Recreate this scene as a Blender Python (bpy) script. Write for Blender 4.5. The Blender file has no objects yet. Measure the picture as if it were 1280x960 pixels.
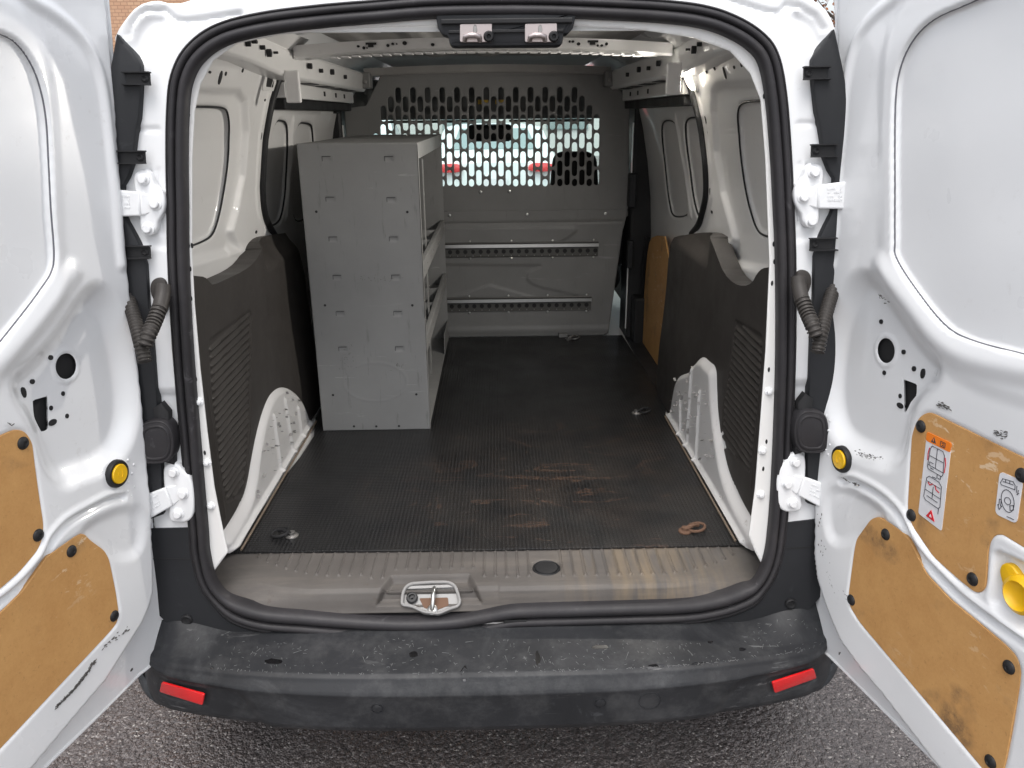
import bpy, bmesh, math, random
import numpy as np
from mathutils import Vector, Matrix
random.seed(7)
rng = np.random.default_rng(7)
sc = bpy.context.scene
COL = sc.collection

# ------------------------------------------------------------------ camera
FPX = 974.725; PITCH = .332169; YAW = .0175609; ROLL = -.00877309
CAM = np.array([.027422, -1.594088, 1.534134])
def _axes():
    cp, sp = math.cos(PITCH), math.sin(PITCH); cy, sy = math.cos(YAW), math.sin(YAW)
    f = np.array([sy*cp, cy*cp, -sp]); r = np.array([cy, -sy, 0.]); u = np.cross(r, f)
    cr, sr = math.cos(ROLL), math.sin(ROLL)
    return cr*r+sr*u, -sr*r+cr*u, f
AR, AU, AF = _axes()
cam = bpy.data.cameras.new('Camera'); camo = bpy.data.objects.new('Camera', cam); COL.objects.link(camo)
cam.sensor_width = 36; cam.lens = FPX/1280*36; cam.clip_start = .02; cam.clip_end = 3000
camo.matrix_world = Matrix(((AR[0], AU[0], -AF[0], CAM[0]), (AR[1], AU[1], -AF[1], CAM[1]), (AR[2], AU[2], -AF[2], CAM[2]), (0, 0, 0, 1)))
sc.camera = camo

# ------------------------------------------------------------------ light
SUN_EL, SUN_AZ = math.radians(66), math.radians(186)     # direction the light comes from: behind the photographer
world = bpy.data.worlds.new('World'); sc.world = world; world.use_nodes = True
wn = world.node_tree.nodes; wl = world.node_tree.links; wn.clear()
wo = wn.new('ShaderNodeOutputWorld'); bg = wn.new('ShaderNodeBackground'); sky = wn.new('ShaderNodeTexSky')
sky.sky_type = 'NISHITA'; sky.sun_disc = False; sky.sun_elevation = SUN_EL; sky.sun_rotation = SUN_AZ
sky.air_density = 1.0; sky.dust_density = 4.0; sky.ozone_density = 1.0
hs = wn.new('ShaderNodeHueSaturation'); hs.inputs['Saturation'].default_value = .30; hs.inputs['Value'].default_value = 1.25
cl = wn.new('ShaderNodeTexNoise'); cl.inputs['Scale'].default_value = 2.2; cl.inputs['Detail'].default_value = 5
cr_ = wn.new('ShaderNodeMapRange'); cr_.inputs['To Min'].default_value = .8; cr_.inputs['To Max'].default_value = 1.25
tcw = wn.new('ShaderNodeTexCoord'); mulw = wn.new('ShaderNodeVectorMath'); mulw.operation = 'SCALE'
wl.new(tcw.outputs['Generated'], cl.inputs['Vector']); wl.new(cl.outputs['Fac'], cr_.inputs['Value'])
wl.new(sky.outputs[0], hs.inputs['Color']); wl.new(hs.outputs[0], mulw.inputs[0]); wl.new(cr_.outputs[0], mulw.inputs['Scale'])
wl.new(mulw.outputs[0], bg.inputs['Color']); bg.inputs['Strength'].default_value = .15
wl.new(bg.outputs[0], wo.inputs['Surface'])
sun = bpy.data.lights.new('Sun', 'SUN'); suno = bpy.data.objects.new('Sun', sun); COL.objects.link(suno)
sun.energy = .6; sun.angle = math.radians(40); sun.color = (1, .985, .965)
sd_ = Vector((math.sin(SUN_AZ)*math.cos(SUN_EL), math.cos(SUN_AZ)*math.cos(SUN_EL), math.sin(SUN_EL)))
suno.rotation_euler = (-sd_).to_track_quat('-Z', 'Y').to_euler(); suno.location = (0, -6, 9)
sc.view_settings.view_transform = 'Standard'; sc.view_settings.look = 'None'
sc.view_settings.exposure = .68; sc.view_settings.gamma = 1
sc.cycles.max_bounces = 10; sc.cycles.diffuse_bounces = 6; sc.cycles.transparent_max_bounces = 16

# ------------------------------------------------------------------ measuring: photo measurements -> points on real planes
def ray(x, y): return AR*(x-640)/FPX+AU*(480-y)/FPX+AF
def on(x, y, p0, n):
    d = ray(x, y); n = np.array(n, float); t = n@(np.array(p0, float)-CAM)/(n@d); return CAM+t*d
def onY(x, y, v): return on(x, y, (0, v, 0), (0, 1, 0))
def onX(x, y, v): return on(x, y, (v, 0, 0), (1, 0, 0))
def onZ(x, y, v): return on(x, y, (0, 0, v), (0, 0, 1))

# ------------------------------------------------------------------ surfaces
class Plane:
    def __init__(s, o, U, V, N):
        s.o, s.U, s.V, s.N = [np.array(a, float) for a in (o, U, V, N)]
    def P(s, u, v): return s.o+np.outer(u, s.U)+np.outer(v, s.V)
    def Nn(s, u, v): return np.tile(s.N, (len(u), 1))
    def inv(s, x, y, w=0):
        p = on(x, y, s.o+s.N*w, s.N)-s.o; return (p@s.U, p@s.V)
    def pt(s, u, v, w=0): return s.o+s.U*u+s.V*v+s.N*w
    def mir(s): # mirrored about x=0, keeping u, v
        m = np.array([-1, 1, 1]); return Plane(s.o*m, s.U*m, s.V*m, s.N*m)
WZ = [.4, 1.05, 1.2, 1.35, 1.48, 1.58, 1.64, 1.69, 1.73]; WX = [.665, .665, .655, .635, .61, .583, .56, .52, .47]
class Wall:     # inner skin of the body side, u = y, v = z
    def __init__(s, side, off=0): s.s = side; s.off = off
    def W(s, v): return np.interp(v, WZ, WX)+s.off
    def P(s, u, v): return np.stack([s.s*s.W(v), u, v], 1)
    def Nn(s, u, v):
        dv = (s.W(np.asarray(v)+.04)-s.W(np.asarray(v)-.04))/.08
        n = np.stack([-s.s*np.ones(len(u)), np.zeros(len(u)), dv], 1)
        return n/np.linalg.norm(n, axis=1)[:, None]
    def inv(s, x, y, w=0):
        d = ray(x, y); lo, hi = .3, 12.
        g = lambda t: s.s*(CAM+t*d)[0]-(np.interp((CAM+t*d)[2], WZ, WX)+s.off-w)
        for _ in range(60):
            m = (lo+hi)/2
            if g(m) > 0: hi = m
            else: lo = m
        p = CAM+lo*d; return (p[1], p[2])
    def pt(s, u, v, w=0):
        return s.P(np.array([u]), np.array([v]))[0]+w*s.Nn(np.array([u]), np.array([v]))[0]
class Bent:     # u = x, v = distance along a (y, z) profile
    def __init__(s, prof, yoff=None):
        s.pr = np.array(prof, float); d = np.r_[0, np.cumsum(np.linalg.norm(np.diff(s.pr, axis=0), axis=1))]; s.d = d
        s.yoff = yoff or (lambda x: 0*x)
    def P(s, u, v):
        u = np.asarray(u, float)
        return np.stack([u, np.interp(v, s.d, s.pr[:, 0])+s.yoff(u), np.interp(v, s.d, s.pr[:, 1])], 1)
    def Nn(s, u, v):
        u = np.asarray(u, float); v = np.asarray(v, float); e = .004
        a = s.P(u, np.clip(v+e, 0, s.d[-1]))-s.P(u, np.clip(v-e, 0, s.d[-1])); b = s.P(u+e, v)-s.P(u-e, v)
        n = np.cross(a, b); return n/np.linalg.norm(n, axis=1)[:, None]
    def pt(s, u, v, w=0):
        return s.P(np.array([u]), np.array([v]))[0]+w*s.Nn(np.array([u]), np.array([v]))[0]
def tr(sf, pts, w=0): return [sf.inv(x, y, w) for x, y in pts]

def chaikin(p, n=2, closed=True):
    p = np.array(p, float)
    for _ in range(n):
        q = []
        m = len(p)
        for i in range(m if closed else m-1):
            a, b = p[i], p[(i+1) % m]; q += [a*.75+b*.25, a*.25+b*.75]
        if not closed: q = [p[0]]+q[1:-1]+[p[-1]]
        p = np.array(q)
    return p
def rounded(p, r, n=5):
    """polygon with its corners rounded by radius r"""
    p = np.array(p, float); out = []
    m = len(p)
    for i in range(m):
        a, b, c = p[i-1], p[i], p[(i+1) % m]
        la, lc = np.linalg.norm(a-b), np.linalg.norm(c-b); t = min(r, la*.49, lc*.49)
        s = b+(a-b)/la*t; e = b+(c-b)/lc*t
        for k in range(n+1):
            f = k/n; out.append((1-f)**2*s+2*f*(1-f)*b+f*f*e)
    return np.array(out)
def circ(cx, cy, rx, ry=None, n=20, a0=0):
    ry = ry or rx
    return np.array([(cx+rx*math.cos(2*math.pi*k/n+a0), cy+ry*math.sin(2*math.pi*k/n+a0)) for k in range(n)])
def catmull(pts, n=8, closed=False):
    p = np.array(pts, float); m = len(p); out = []
    for i in range(m if closed else m-1):
        g = lambda k: p[k % m] if closed else p[min(max(k, 0), m-1)]
        a, b, c, d = g(i-1), g(i), g(i+1), g(i+2)
        for k in range(n):
            t = k/n; out.append(.5*((2*b)+(-a+c)*t+(2*a-5*b+4*c-d)*t*t+(-a+3*b-3*c+d)*t**3))
    if not closed: out.append(p[-1])
    return np.array(out)

def seg_near(q, poly, closed=True):
    poly = np.array(poly, float); n = len(poly)
    best = np.full(len(q), 1e9); bp = np.zeros_like(q)
    for i in range(n if closed else n-1):
        a, b = poly[i], poly[(i+1) % n]; ab = b-a; L = ab@ab
        if L < 1e-14: continue
        t = np.clip(((q-a)@ab)/L, 0, 1); c = a+t[:, None]*ab; d = np.hypot(*(q-c).T)
        m = d < best; best[m] = d[m]; bp[m] = c[m]
    return best, bp
def inside(q, poly):
    poly = np.array(poly, float); n = len(poly); r = np.zeros(len(q), bool)
    for i in range(n):
        (x1, y1), (x2, y2) = poly[i], poly[(i+1) % n]
        if y1 == y2: continue
        c = ((y1 > q[:, 1]) != (y2 > q[:, 1])) & (q[:, 0] < (x2-x1)*(q[:, 1]-y1)/(y2-y1)+x1); r ^= c
    return r
def sdf(q, poly):
    poly = np.array(poly, float); d = np.full(len(q), 1.0)
    d_, _ = seg_near(q, poly); i = inside(q, poly); return np.where(i, -d_, d_)
def sst(x): x = np.clip(x, 0, 1); return x*x*(3-2*x)

# ------------------------------------------------------------------ objects
def link(name, me, mat, parent=None, smooth=True, bevel=0, solid=0, autosm=None):
    o = bpy.data.objects.new(name, me); COL.objects.link(o)
    if isinstance(mat, (list, tuple)):
        for m in mat: me.materials.append(m)
    else: me.materials.append(mat)
    if smooth: me.shade_smooth()
    if autosm is not None:
        me.set_sharp_from_angle(angle=math.radians(autosm))
    if solid:
        m = o.modifiers.new('solid', 'SOLIDIFY'); m.thickness = solid; m.offset = -1
        if solid > .02: w = o.modifiers.new('sharp', 'BEVEL'); w.width = .0025; w.segments = 2; w.limit_method = 'ANGLE'; w.angle_limit = math.radians(70); w.harden_normals = True
    if bevel:
        m = o.modifiers.new('bev', 'BEVEL'); m.width = bevel; m.segments = 2; m.limit_method = 'ANGLE'; m.angle_limit = math.radians(40)
    if parent is not None: o.parent = parent
    return o
def thing(name, label, cat, loc=(0, 0, 0), group=None):
    o = bpy.data.objects.new(name, None); COL.objects.link(o); o.location = loc; o.empty_display_size = .1
    o['label'] = label; o['category'] = cat
    if group: o['group'] = group
    o['_l'] = list(loc); return o
def part(o, parent):
    """parent with the world position kept"""
    o.parent = parent
    if '_l' in parent.keys(): o.matrix_parent_inverse = Matrix.Translation(-Vector(parent['_l']))
    return o
class MB:
    def __init__(s): s.v = []; s.f = []; s.p = []
    def add(s, V, F):
        b = len(s.v); s.p.append((b, len(s.f))); s.v += [tuple(map(float, p)) for p in V]; s.f += [tuple(b+i for i in f) for f in F]; return s
    def box(s, x0, x1, y0, y1, z0, z1):
        V = [(x, y, z) for x in (x0, x1) for y in (y0, y1) for z in (z0, z1)]
        return s.add(V, [(0, 1, 3, 2), (4, 6, 7, 5), (0, 4, 5, 1), (2, 3, 7, 6), (0, 2, 6, 4), (1, 5, 7, 3)])
    def prism(s, sf, poly, w0, w1, bev=0, seg=2):
        """polygon in a surface's (u, v) raised from w0 to w1, the w1 face with a rounded rim"""
        p = np.array(poly, float); n = len(p)
        ar = .5*sum(p[i-1][0]*p[i][1]-p[i][0]*p[i-1][1] for i in range(n))
        e = np.roll(p, -1, 0)-np.roll(p, 1, 0); nn = np.stack([e[:, 1], -e[:, 0]], 1); nn /= np.linalg.norm(nn, axis=1)[:, None]+1e-12
        if ar < 0: nn = -nn
        rings = [(0, w0)]
        if bev:
            sg = 1 if w1 > w0 else -1
            for k in range(seg+1):
                a = math.pi/2*k/seg; rings.append((bev*(1-math.cos(a)), w1-sg*bev*(1-math.sin(a))))
        else: rings.append((0, w1))
        V = []
        for ins, w in rings:
            q = p-nn*ins; V += [sf.pt(a, b, w) for a, b in q]
        m = len(rings); F = []
        for k in range(m-1):
            for i in range(n):
                j = (i+1) % n; F.append((k*n+i, k*n+j, (k+1)*n+j, (k+1)*n+i))
        F.append(tuple(range(n))[::-1]); F.append(tuple((m-1)*n+i for i in range(n)))
        return s.add(V, F)
    def tube(s, pts, r, n=10, cap=True, closed=False):
        pts = [np.array(p, float) for p in pts]; m = len(pts); V = []; F = []
        up = np.array([.123, .31, .94]); prev = None
        for i, p in enumerate(pts):
            a = pts[(i+1) % m] if (closed or i < m-1) else p; b = pts[i-1] if (closed or i > 0) else p
            t = a-b; t /= np.linalg.norm(t)+1e-12
            x = (prev if prev is not None else up); x = x-t*(x@t)
            if np.linalg.norm(x) < 1e-3: x = np.array([1., 0, 0])-t*t[0]
            x /= np.linalg.norm(x); prev = x; y = np.cross(t, x)
            rr = r[i] if hasattr(r, '__len__') else r
            for k in range(n):
                c = 2*math.pi*k/n; V.append(p+rr*(x*math.cos(c)+y*math.sin(c)))
        for i in range(m if closed else m-1):
            j = (i+1) % m
            for k in range(n):
                l = (k+1) % n; F.append((i*n+k, i*n+l, j*n+l, j*n+k))
        if cap and not closed: F.append(tuple(range(n))[::-1]); F.append(tuple((m-1)*n+k for k in range(n)))
        return s.add(V, F)
    def lathe(s, c, ax, prof, n=20, ex=(1, 1), up=None):
        """profile [(r, h)] turned about axis ax at c"""
        c = np.array(c, float); ax = np.array(ax, float); ax /= np.linalg.norm(ax)
        h = np.array(up if up is not None else (0, 0, 1.)); h = h-ax*(h@ax)
        if np.linalg.norm(h) < 1e-3: h = np.array([1., 0, 0])-ax*ax[0]
        h /= np.linalg.norm(h); g = np.cross(ax, h); V = []; F = []
        for r, z in prof:
            for k in range(n):
                a = 2*math.pi*k/n; V.append(c+ax*z+r*(g*math.cos(a)*ex[0]+h*math.sin(a)*ex[1]))
        m = len(prof)
        for i in range(m-1):
            for k in range(n):
                l = (k+1) % n; F.append((i*n+k, i*n+l, (i+1)*n+l, (i+1)*n+k))
        F.append(tuple(range(n))[::-1]); F.append(tuple((m-1)*n+k for k in range(n)))
        return s.add(V, F)
    def sweep(s, C, frames, prof, closed=True, capends=False, scales=None):
        """profile [(a, b)] carried along centres C with frames (A, B)"""
        V = []; F = []; n = len(prof); m = len(C)
        for i, (c, (A, B)) in enumerate(zip(C, frames)):
            k = scales[i] if scales is not None else 1
            for a, b in prof: V.append(c+A*a*k+B*b*(1+(k-1)*.6))
        for i in range(m if closed else m-1):
            j = (i+1) % m
            for k in range(n):
                l = (k+1) % n; F.append((i*n+k, i*n+l, j*n+l, j*n+k))
        if capends and not closed: F.append(tuple(range(n))[::-1]); F.append(tuple((m-1)*n+k for k in range(n)))
        return s.add(V, F)
    def each(s, name, mat, parent=None, **k):
        """every piece added becomes an object of its own"""
        ends = s.p[1:]+[(len(s.v), len(s.f))]; out = []
        for (v0, f0), (v1, f1) in zip(s.p, ends):
            m = MB(); m.v = s.v[v0:v1]; m.f = [tuple(i-v0 for i in f) for f in s.f[f0:f1]]; out.append(m.build(name, mat, parent, **k))
        return out
    def build(s, name, mat, parent=None, smooth=False, bevel=0, solid=0, autosm=None):
        me = bpy.data.meshes.new(name); me.from_pydata(s.v, [], s.f); me.validate()
        bm = bmesh.new(); bm.from_mesh(me); bmesh.ops.recalc_face_normals(bm, faces=bm.faces); bm.to_mesh(me); bm.free()
        if autosm is None and smooth: autosm = 38
        o = link(name, me, mat, None, smooth, bevel, solid, autosm)
        if parent is not None: part(o, parent)
        return o

def relief(name, sf, outline, res, mat, parent, holes=(), feats=(), solid=0, base=None, wob=0):
    """pressed panel: a fine sheet on surface sf, trimmed to an outline, pierced by holes, shaped by features
       ('area', poly, height, softness)  ('line', pts, height, radius[, closed])"""
    outline = np.array(outline, float)
    rs = res if hasattr(res, '__len__') else (res, res)
    u0, v0 = outline.min(0)-rs[0]; u1, v1 = outline.max(0)+rs[1]
    us = np.arange(u0, u1+rs[0], rs[0]); vs = np.arange(v0, v1+rs[1], rs[1])
    U, V = np.meshgrid(us, vs); Q = np.stack([U.ravel(), V.ravel()], 1); nu, nv = len(us), len(vs)
    cc = np.stack([(U[:-1, :-1]+rs[0]/2).ravel(), (V[:-1, :-1]+rs[1]/2).ravel()], 1)
    keep = inside(cc, outline)
    for h in holes:
        h = np.array(h); lo, hi = h.min(0), h.max(0)
        m = (cc[:, 0] > lo[0]) & (cc[:, 0] < hi[0]) & (cc[:, 1] > lo[1]) & (cc[:, 1] < hi[1]); ii = np.where(m)[0]
        if len(ii): keep[ii[inside(cc[ii], h)]] = False
    K = keep.reshape(nv-1, nu-1)
    cnt = np.zeros((nv, nu), int)
    for a in (0, 1):
        for b in (0, 1): cnt[a:nv-1+a, b:nu-1+b] += K
    edge = ((cnt > 0) & (cnt < 4)).ravel(); used = (cnt > 0).ravel()
    ei = np.where(edge)[0]
    if len(ei):
        best, bp = seg_near(Q[ei], outline)
        for h in holes:
            h = np.array(h); lo, hi = h.min(0)-2*max(rs), h.max(0)+2*max(rs)
            m = (Q[ei, 0] > lo[0]) & (Q[ei, 0] < hi[0]) & (Q[ei, 1] > lo[1]) & (Q[ei, 1] < hi[1])
            if not m.any(): continue
            k = np.where(m)[0]; d, c = seg_near(Q[ei[k]], h); g = d < best[k]; best[k[g]] = d[g]; bp[k[g]] = c[g]
        ok = best < 1.6*max(rs); Q[ei[ok]] = bp[ok]
    idx = np.full(nu*nv, -1); ui = np.where(used)[0]; idx[ui] = np.arange(len(ui)); q = Q[ui]
    h = np.zeros(len(q))
    for f in feats:
        if f[0] == 'area':
            p = np.array(f[1]); s = f[3]; lo, hi = p.min(0)-s, p.max(0)+s
            m = (q[:, 0] > lo[0]) & (q[:, 0] < hi[0]) & (q[:, 1] > lo[1]) & (q[:, 1] < hi[1]); k = np.where(m)[0]
            if len(k): h[k] += f[2]*sst(-sdf(q[k], p)/s+.5)
        elif f[0] == 'line':
            p = np.array(f[1]); s = f[3]*1.0; lo, hi = p.min(0)-s, p.max(0)+s
            m = (q[:, 0] > lo[0]) & (q[:, 0] < hi[0]) & (q[:, 1] > lo[1]) & (q[:, 1] < hi[1]); k = np.where(m)[0]
            if len(k): h[k] += f[2]*sst(1-seg_near(q[k], p, len(f) > 4 and f[4])[0]/s)
    if base is not None: h += base(q[:, 0], q[:, 1])
    if wob: h += wob*(np.sin(q[:, 0]*23+q[:, 1]*11)+np.sin(q[:, 0]*9-q[:, 1]*31+2))
    P = sf.P(q[:, 0], q[:, 1])+sf.Nn(q[:, 0], q[:, 1])*h[:, None]
    kk = np.where(keep)[0]; r, c = kk//(nu-1), kk % (nu-1)
    F = np.stack([idx[r*nu+c], idx[r*nu+c+1], idx[(r+1)*nu+c+1], idx[(r+1)*nu+c]], 1)
    # wind the faces so that they look along the surface normal
    f0 = F[len(F)//2]; a, b, d = P[f0[0]], P[f0[1]], P[f0[3]]
    if np.cross(b-a, d-a)@sf.Nn(q[f0[:1], 0], q[f0[:1], 1])[0] < 0: F = F[:, ::-1]
    me = bpy.data.meshes.new(name); me.vertices.add(len(P)); me.vertices.foreach_set('co', P.astype(np.float32).ravel())
    me.loops.add(F.size); me.loops.foreach_set('vertex_index', F.astype(np.int32).ravel())
    me.polygons.add(len(F)); me.polygons.foreach_set('loop_start', np.arange(0, F.size, 4, dtype=np.int32))
    me.update(calc_edges=True); me.validate()
    o = link(name, me, mat, None, True, 0, solid)
    if solid: me.set_sharp_from_angle(angle=math.radians(40))
    if parent is not None: part(o, parent)
    return o

# ------------------------------------------------------------------ materials
class NT:
    def __init__(s, name):
        s.m = bpy.data.materials.new(name); s.m.use_nodes = True; s.n = s.m.node_tree.nodes; s.l = s.m.node_tree.links
        s.b = s.n['Principled BSDF']; s.tc = s.n.new('ShaderNodeTexCoord')
    def set(s, **k):
        for a, v in k.items():
            i = s.b.inputs[a.replace('_', ' ')]
            i.default_value = v
        return s
    def sc(s, scale):
        mp = s.n.new('ShaderNodeMapping'); mp.inputs['Scale'].default_value = scale if hasattr(scale, '__len__') else (scale,)*3
        s.l.new(s.tc.outputs['Object'], mp.inputs['Vector']); return mp.outputs[0]
    def noise(s, scale, detail=4, rough=.55, vec=None, dist=0):
        t = s.n.new('ShaderNodeTexNoise'); t.inputs['Detail'].default_value = detail; t.inputs['Roughness'].default_value = rough
        t.inputs['Distortion'].default_value = dist
        if hasattr(scale, '__len__'): s.l.new(s.sc(scale), t.inputs['Vector']); t.inputs['Scale'].default_value = 1
        else: s.l.new(vec or s.tc.outputs['Object'], t.inputs['Vector']); t.inputs['Scale'].default_value = scale
        return t.outputs['Fac']
    def ramp(s, fac, *st):
        r = s.n.new('ShaderNodeValToRGB'); e = r.color_ramp.elements
        while len(e) < len(st): e.new(.5)
        for x, (p, c) in zip(e, st): x.position = p; x.color = (*c, 1) if hasattr(c, '__len__') else (c, c, c, 1)
        s.l.new(fac, r.inputs[0]); return r.outputs[0]
    def mix(s, f, a, b, kind='MIX'):
        m = s.n.new('ShaderNodeMix'); m.data_type = 'RGBA'; m.blend_type = kind
        for k, sock, v in ((0, m.inputs[0], f), (6, m.inputs[6], a), (7, m.inputs[7], b)):
            if isinstance(v, bpy.types.NodeSocket): s.l.new(v, sock)
            elif hasattr(v, '__len__'): sock.default_value = (*v, 1)
            else: sock.default_value = v if k == 0 else (v, v, v, 1)
        return m.outputs[2]
    def math(s, op, a, b=0):
        m = s.n.new('ShaderNodeMath'); m.operation = op
        for sock, v in ((m.inputs[0], a), (m.inputs[1], b)):
            if isinstance(v, bpy.types.NodeSocket): s.l.new(v, sock)
            else: sock.default_value = v
        return m.outputs[0]
    def to(s, name, out): s.l.new(out, s.b.inputs[name.replace('_', ' ')]); return s
    def bump(s, fac, dist=.001, strength=1):
        b = s.n.new('ShaderNodeBump'); b.inputs['Distance'].default_value = dist; b.inputs['Strength'].default_value = strength
        s.l.new(fac, b.inputs['Height'])
        if s.b.inputs['Normal'].is_linked: s.l.new(s.b.inputs['Normal'].links[0].from_socket, b.inputs['Normal'])
        s.l.new(b.outputs[0], s.b.inputs['Normal']); return s
def plain(name, col, rough=.5, metal=0, coat=0, spec=.5):
    t = NT(name).set(Base_Color=(*col, 1), Roughness=rough, Metallic=metal, Coat_Weight=coat, Specular_IOR_Level=spec)
    n = t.noise(35, 3); t.to('Base_Color', t.mix(.25, col, t.ramp(n, (.3, [c*.82 for c in col]), (.7, [min(1, c*1.12) for c in col]))))
    return t.m
def scuffs(t, lo=.60, hi=.68, sc=(9, 9, 60), f=1.0):
    a = t.noise(sc, 5, .65, dist=.6); b = t.noise(3.1, 2)
    return t.math('MULTIPLY', t.ramp(a, (lo, 0.), (hi, 1.)), t.ramp(b, (.48, 0.), (.62, f)))

def m_paint(name, col, grime, coat=.6, rough=.32):
    t = NT(name).set(Roughness=rough, Coat_Weight=coat, Coat_Roughness=.06)
    n = t.noise(2.3, 6, .6); c = t.ramp(n, (.35, [x*.97 for x in col]), (.65, col))
    dirt = t.ramp(t.noise(46, 6, .7), (.60, 0.), (.74, 1.)); loc = t.ramp(t.noise(4.2, 3), (.46, 0.), (.66, grime))
    t.to('Base_Color', t.mix(t.math('MULTIPLY', dirt, loc), c, (.30, .26, .22)))
    t.to('Roughness', t.ramp(t.noise(7, 4), (.3, rough*.8), (.7, rough*1.25)))
    t.bump(t.noise(3.0, 2), .004, .35)
    return t.m
M = {}
M['paint'] = m_paint('white_paint', (.80, .81, .82), .25)
M['inner'] = m_paint('white_inner_paint', (.76, .755, .74), .35, .35, .38)
M['arch'] = m_paint('scuffed_white_paint', (.74, .73, .72), .9, .3, .4)
t = NT('shaded_roof_primer').set(Roughness=.6); t.to('Base_Color', t.ramp(t.noise(6, 5), (.3, (.26, .25, .24)), (.7, (.34, .33, .315)))); M['roof'] = t.m  # primer grey, its darkness also standing in for the unlit roof

def m_plastic(name, a, b, rough, grain=260, gd=.00025, dust=0, dustcol=(.25, .22, .19)):
    t = NT(name).set(Specular_IOR_Level=.28); n = t.noise(5, 5, .6)
    c = t.ramp(n, (.3, a), (.7, b))
    if dust: c = t.mix(t.math('MULTIPLY', t.ramp(t.noise(11, 7, .72), (.48, 0.), (.75, 1.)), dust), c, dustcol)
    if name == 'bumper_plastic':
        hz = t.math('MULTIPLY', t.ramp(t.noise((5, 5, 9), 7, .75, dist=.8), (.50, 0.), (.72, 1.)), t.ramp(t.noise(60, 5, .8), (.35, .2), (.65, 1.)))
        c = t.mix(t.math('MULTIPLY', hz, .22), c, (.17, .175, .18))
        c = t.mix(scuffs(t, .62, .65, (5, 40, 90), .6), c, (.18, .18, .18))
    s = scuffs(t, .62, .70, (30, 30, 30)); c = t.mix(t.math('MULTIPLY', s, .35 if dust else .12), c, [min(1, x*3+.05) for x in b])
    t.to('Base_Color', c); t.to('Roughness', t.ramp(t.noise(9, 4), (.3, rough-.08), (.7, rough+.1)))
    t.bump(t.noise(grain, 2), gd, .7); return t.m
M['trim'] = m_plastic('dark_brown_plastic', (.040, .036, .033), (.054, .049, .045), .48)
M['bumper'] = m_plastic('bumper_plastic', (.016, .017, .019), (.027, .028, .031), .48, 300, .0002, .35, (.12, .12, .12))
_t = bpy.data.materials.get('bumper_plastic')
M['black'] = m_plastic('black_plastic', (.014, .014, .015), (.022, .022, .023), .5)
M['slate'] = m_plastic('slate_plastic', (.017, .018, .020), (.024, .025, .028), .5)
M['seal'] = m_plastic('seal_rubber', (.022, .021, .023), (.036, .034, .037), .52, 120, .0003, .15, (.10, .09, .085))
t = NT('sill_plastic').set(Specular_IOR_Level=.35, Roughness=.6)
c = t.ramp(t.noise(4.5, 6, .65), (.3, (.074, .067, .062)), (.7, (.108, .099, .092)))
c = t.mix(t.math('MULTIPLY', t.ramp(t.noise((3, 22, 22), 6, .7), (.50, 0.), (.72, 1.)), .28), c, (.22, .19, .16))
c = t.mix(t.math('MULTIPLY', t.ramp(t.noise(26, 6, .75), (.60, 0.), (.72, 1.)), .5), c, (.07, .05, .04))
xs = t.n.new('ShaderNodeSeparateXYZ'); t.l.new(t.tc.outputs['Object'], xs.inputs[0])
st = t.math('MULTIPLY', t.ramp(t.math('ABSOLUTE', t.math('SUBTRACT', xs.outputs[0], .36)), (.0, 1.), (.24, 0.)), t.ramp(t.noise((40, 6, 6), 4), (.42, 0.), (.70, .55)))
c = t.mix(st, c, (.25, .185, .11)); t.to('Base_Color', c); t.bump(t.noise(220, 2), .0003, .6); M['sill'] = t.m

# rubber mat: small raised lozenges, dust and rust stains of their own shape
t = NT('checker_rubber').set(Specular_IOR_Level=.5)
def pyr():
    v = t.n.new('ShaderNodeTexChecker'); mp = t.sc((95, 95, 1)); t.l.new(mp, v.inputs['Vector']); v.inputs['Scale'].default_value = 1
    return v.outputs['Fac']
xs = t.n.new('ShaderNodeSeparateXYZ'); t.l.new(t.tc.outputs['Object'], xs.inputs[0])
sx = t.math('ABSOLUTE', t.math('SINE', t.math('MULTIPLY', xs.outputs[0], 330.))); sy = t.math('ABSOLUTE', t.math('SINE', t.math('MULTIPLY', xs.outputs[1], 330.)))
knob = t.ramp(t.math('MULTIPLY', sx, sy), (.30, 0.), (.62, 1.))
base = t.ramp(t.noise(7, 5), (.3, (.006, .006, .007)), (.7, (.012, .012, .012)))
dx = t.math('SUBTRACT', xs.outputs[0], .22); dy = t.math('SUBTRACT', xs.outputs[1], .30)
rad = t.math('SQRT', t.math('ADD', t.math('MULTIPLY', dx, dx), t.math('MULTIPLY', t.math('MULTIPLY', dy, dy), .9)))
zone = t.ramp(rad, (.05, 1.), (.62, 0.))
d1 = t.math('MULTIPLY', t.ramp(t.noise(6.5, 8, .72), (.40, 0.), (.75, 1.)), zone)
base = t.mix(t.math('MULTIPLY', d1, .42), base, (.085, .062, .047))
streak = t.math('MULTIPLY', t.ramp(t.noise((4, 11, 4), 7, .7, dist=1.6), (.575, 0.), (.60, 1.), (.615, 1.), (.64, 0.)), zone)
base = t.mix(t.math('MULTIPLY', streak, .42), base, (.19, .105, .065))
base = t.mix(t.math('MULTIPLY', t.ramp(t.noise(90, 4, .8), (.64, 0.), (.72, 1.)), .25), base, (.16, .15, .14))
base = t.mix(t.math('MULTIPLY', knob, .16), base, (.055, .054, .053))
t.to('Base_Color', base); t.to('Roughness', t.ramp(t.noise(5, 4), (.3, .30), (.7, .52))); t.bump(knob, .0022, 1.); M['mat'] = t.m

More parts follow.
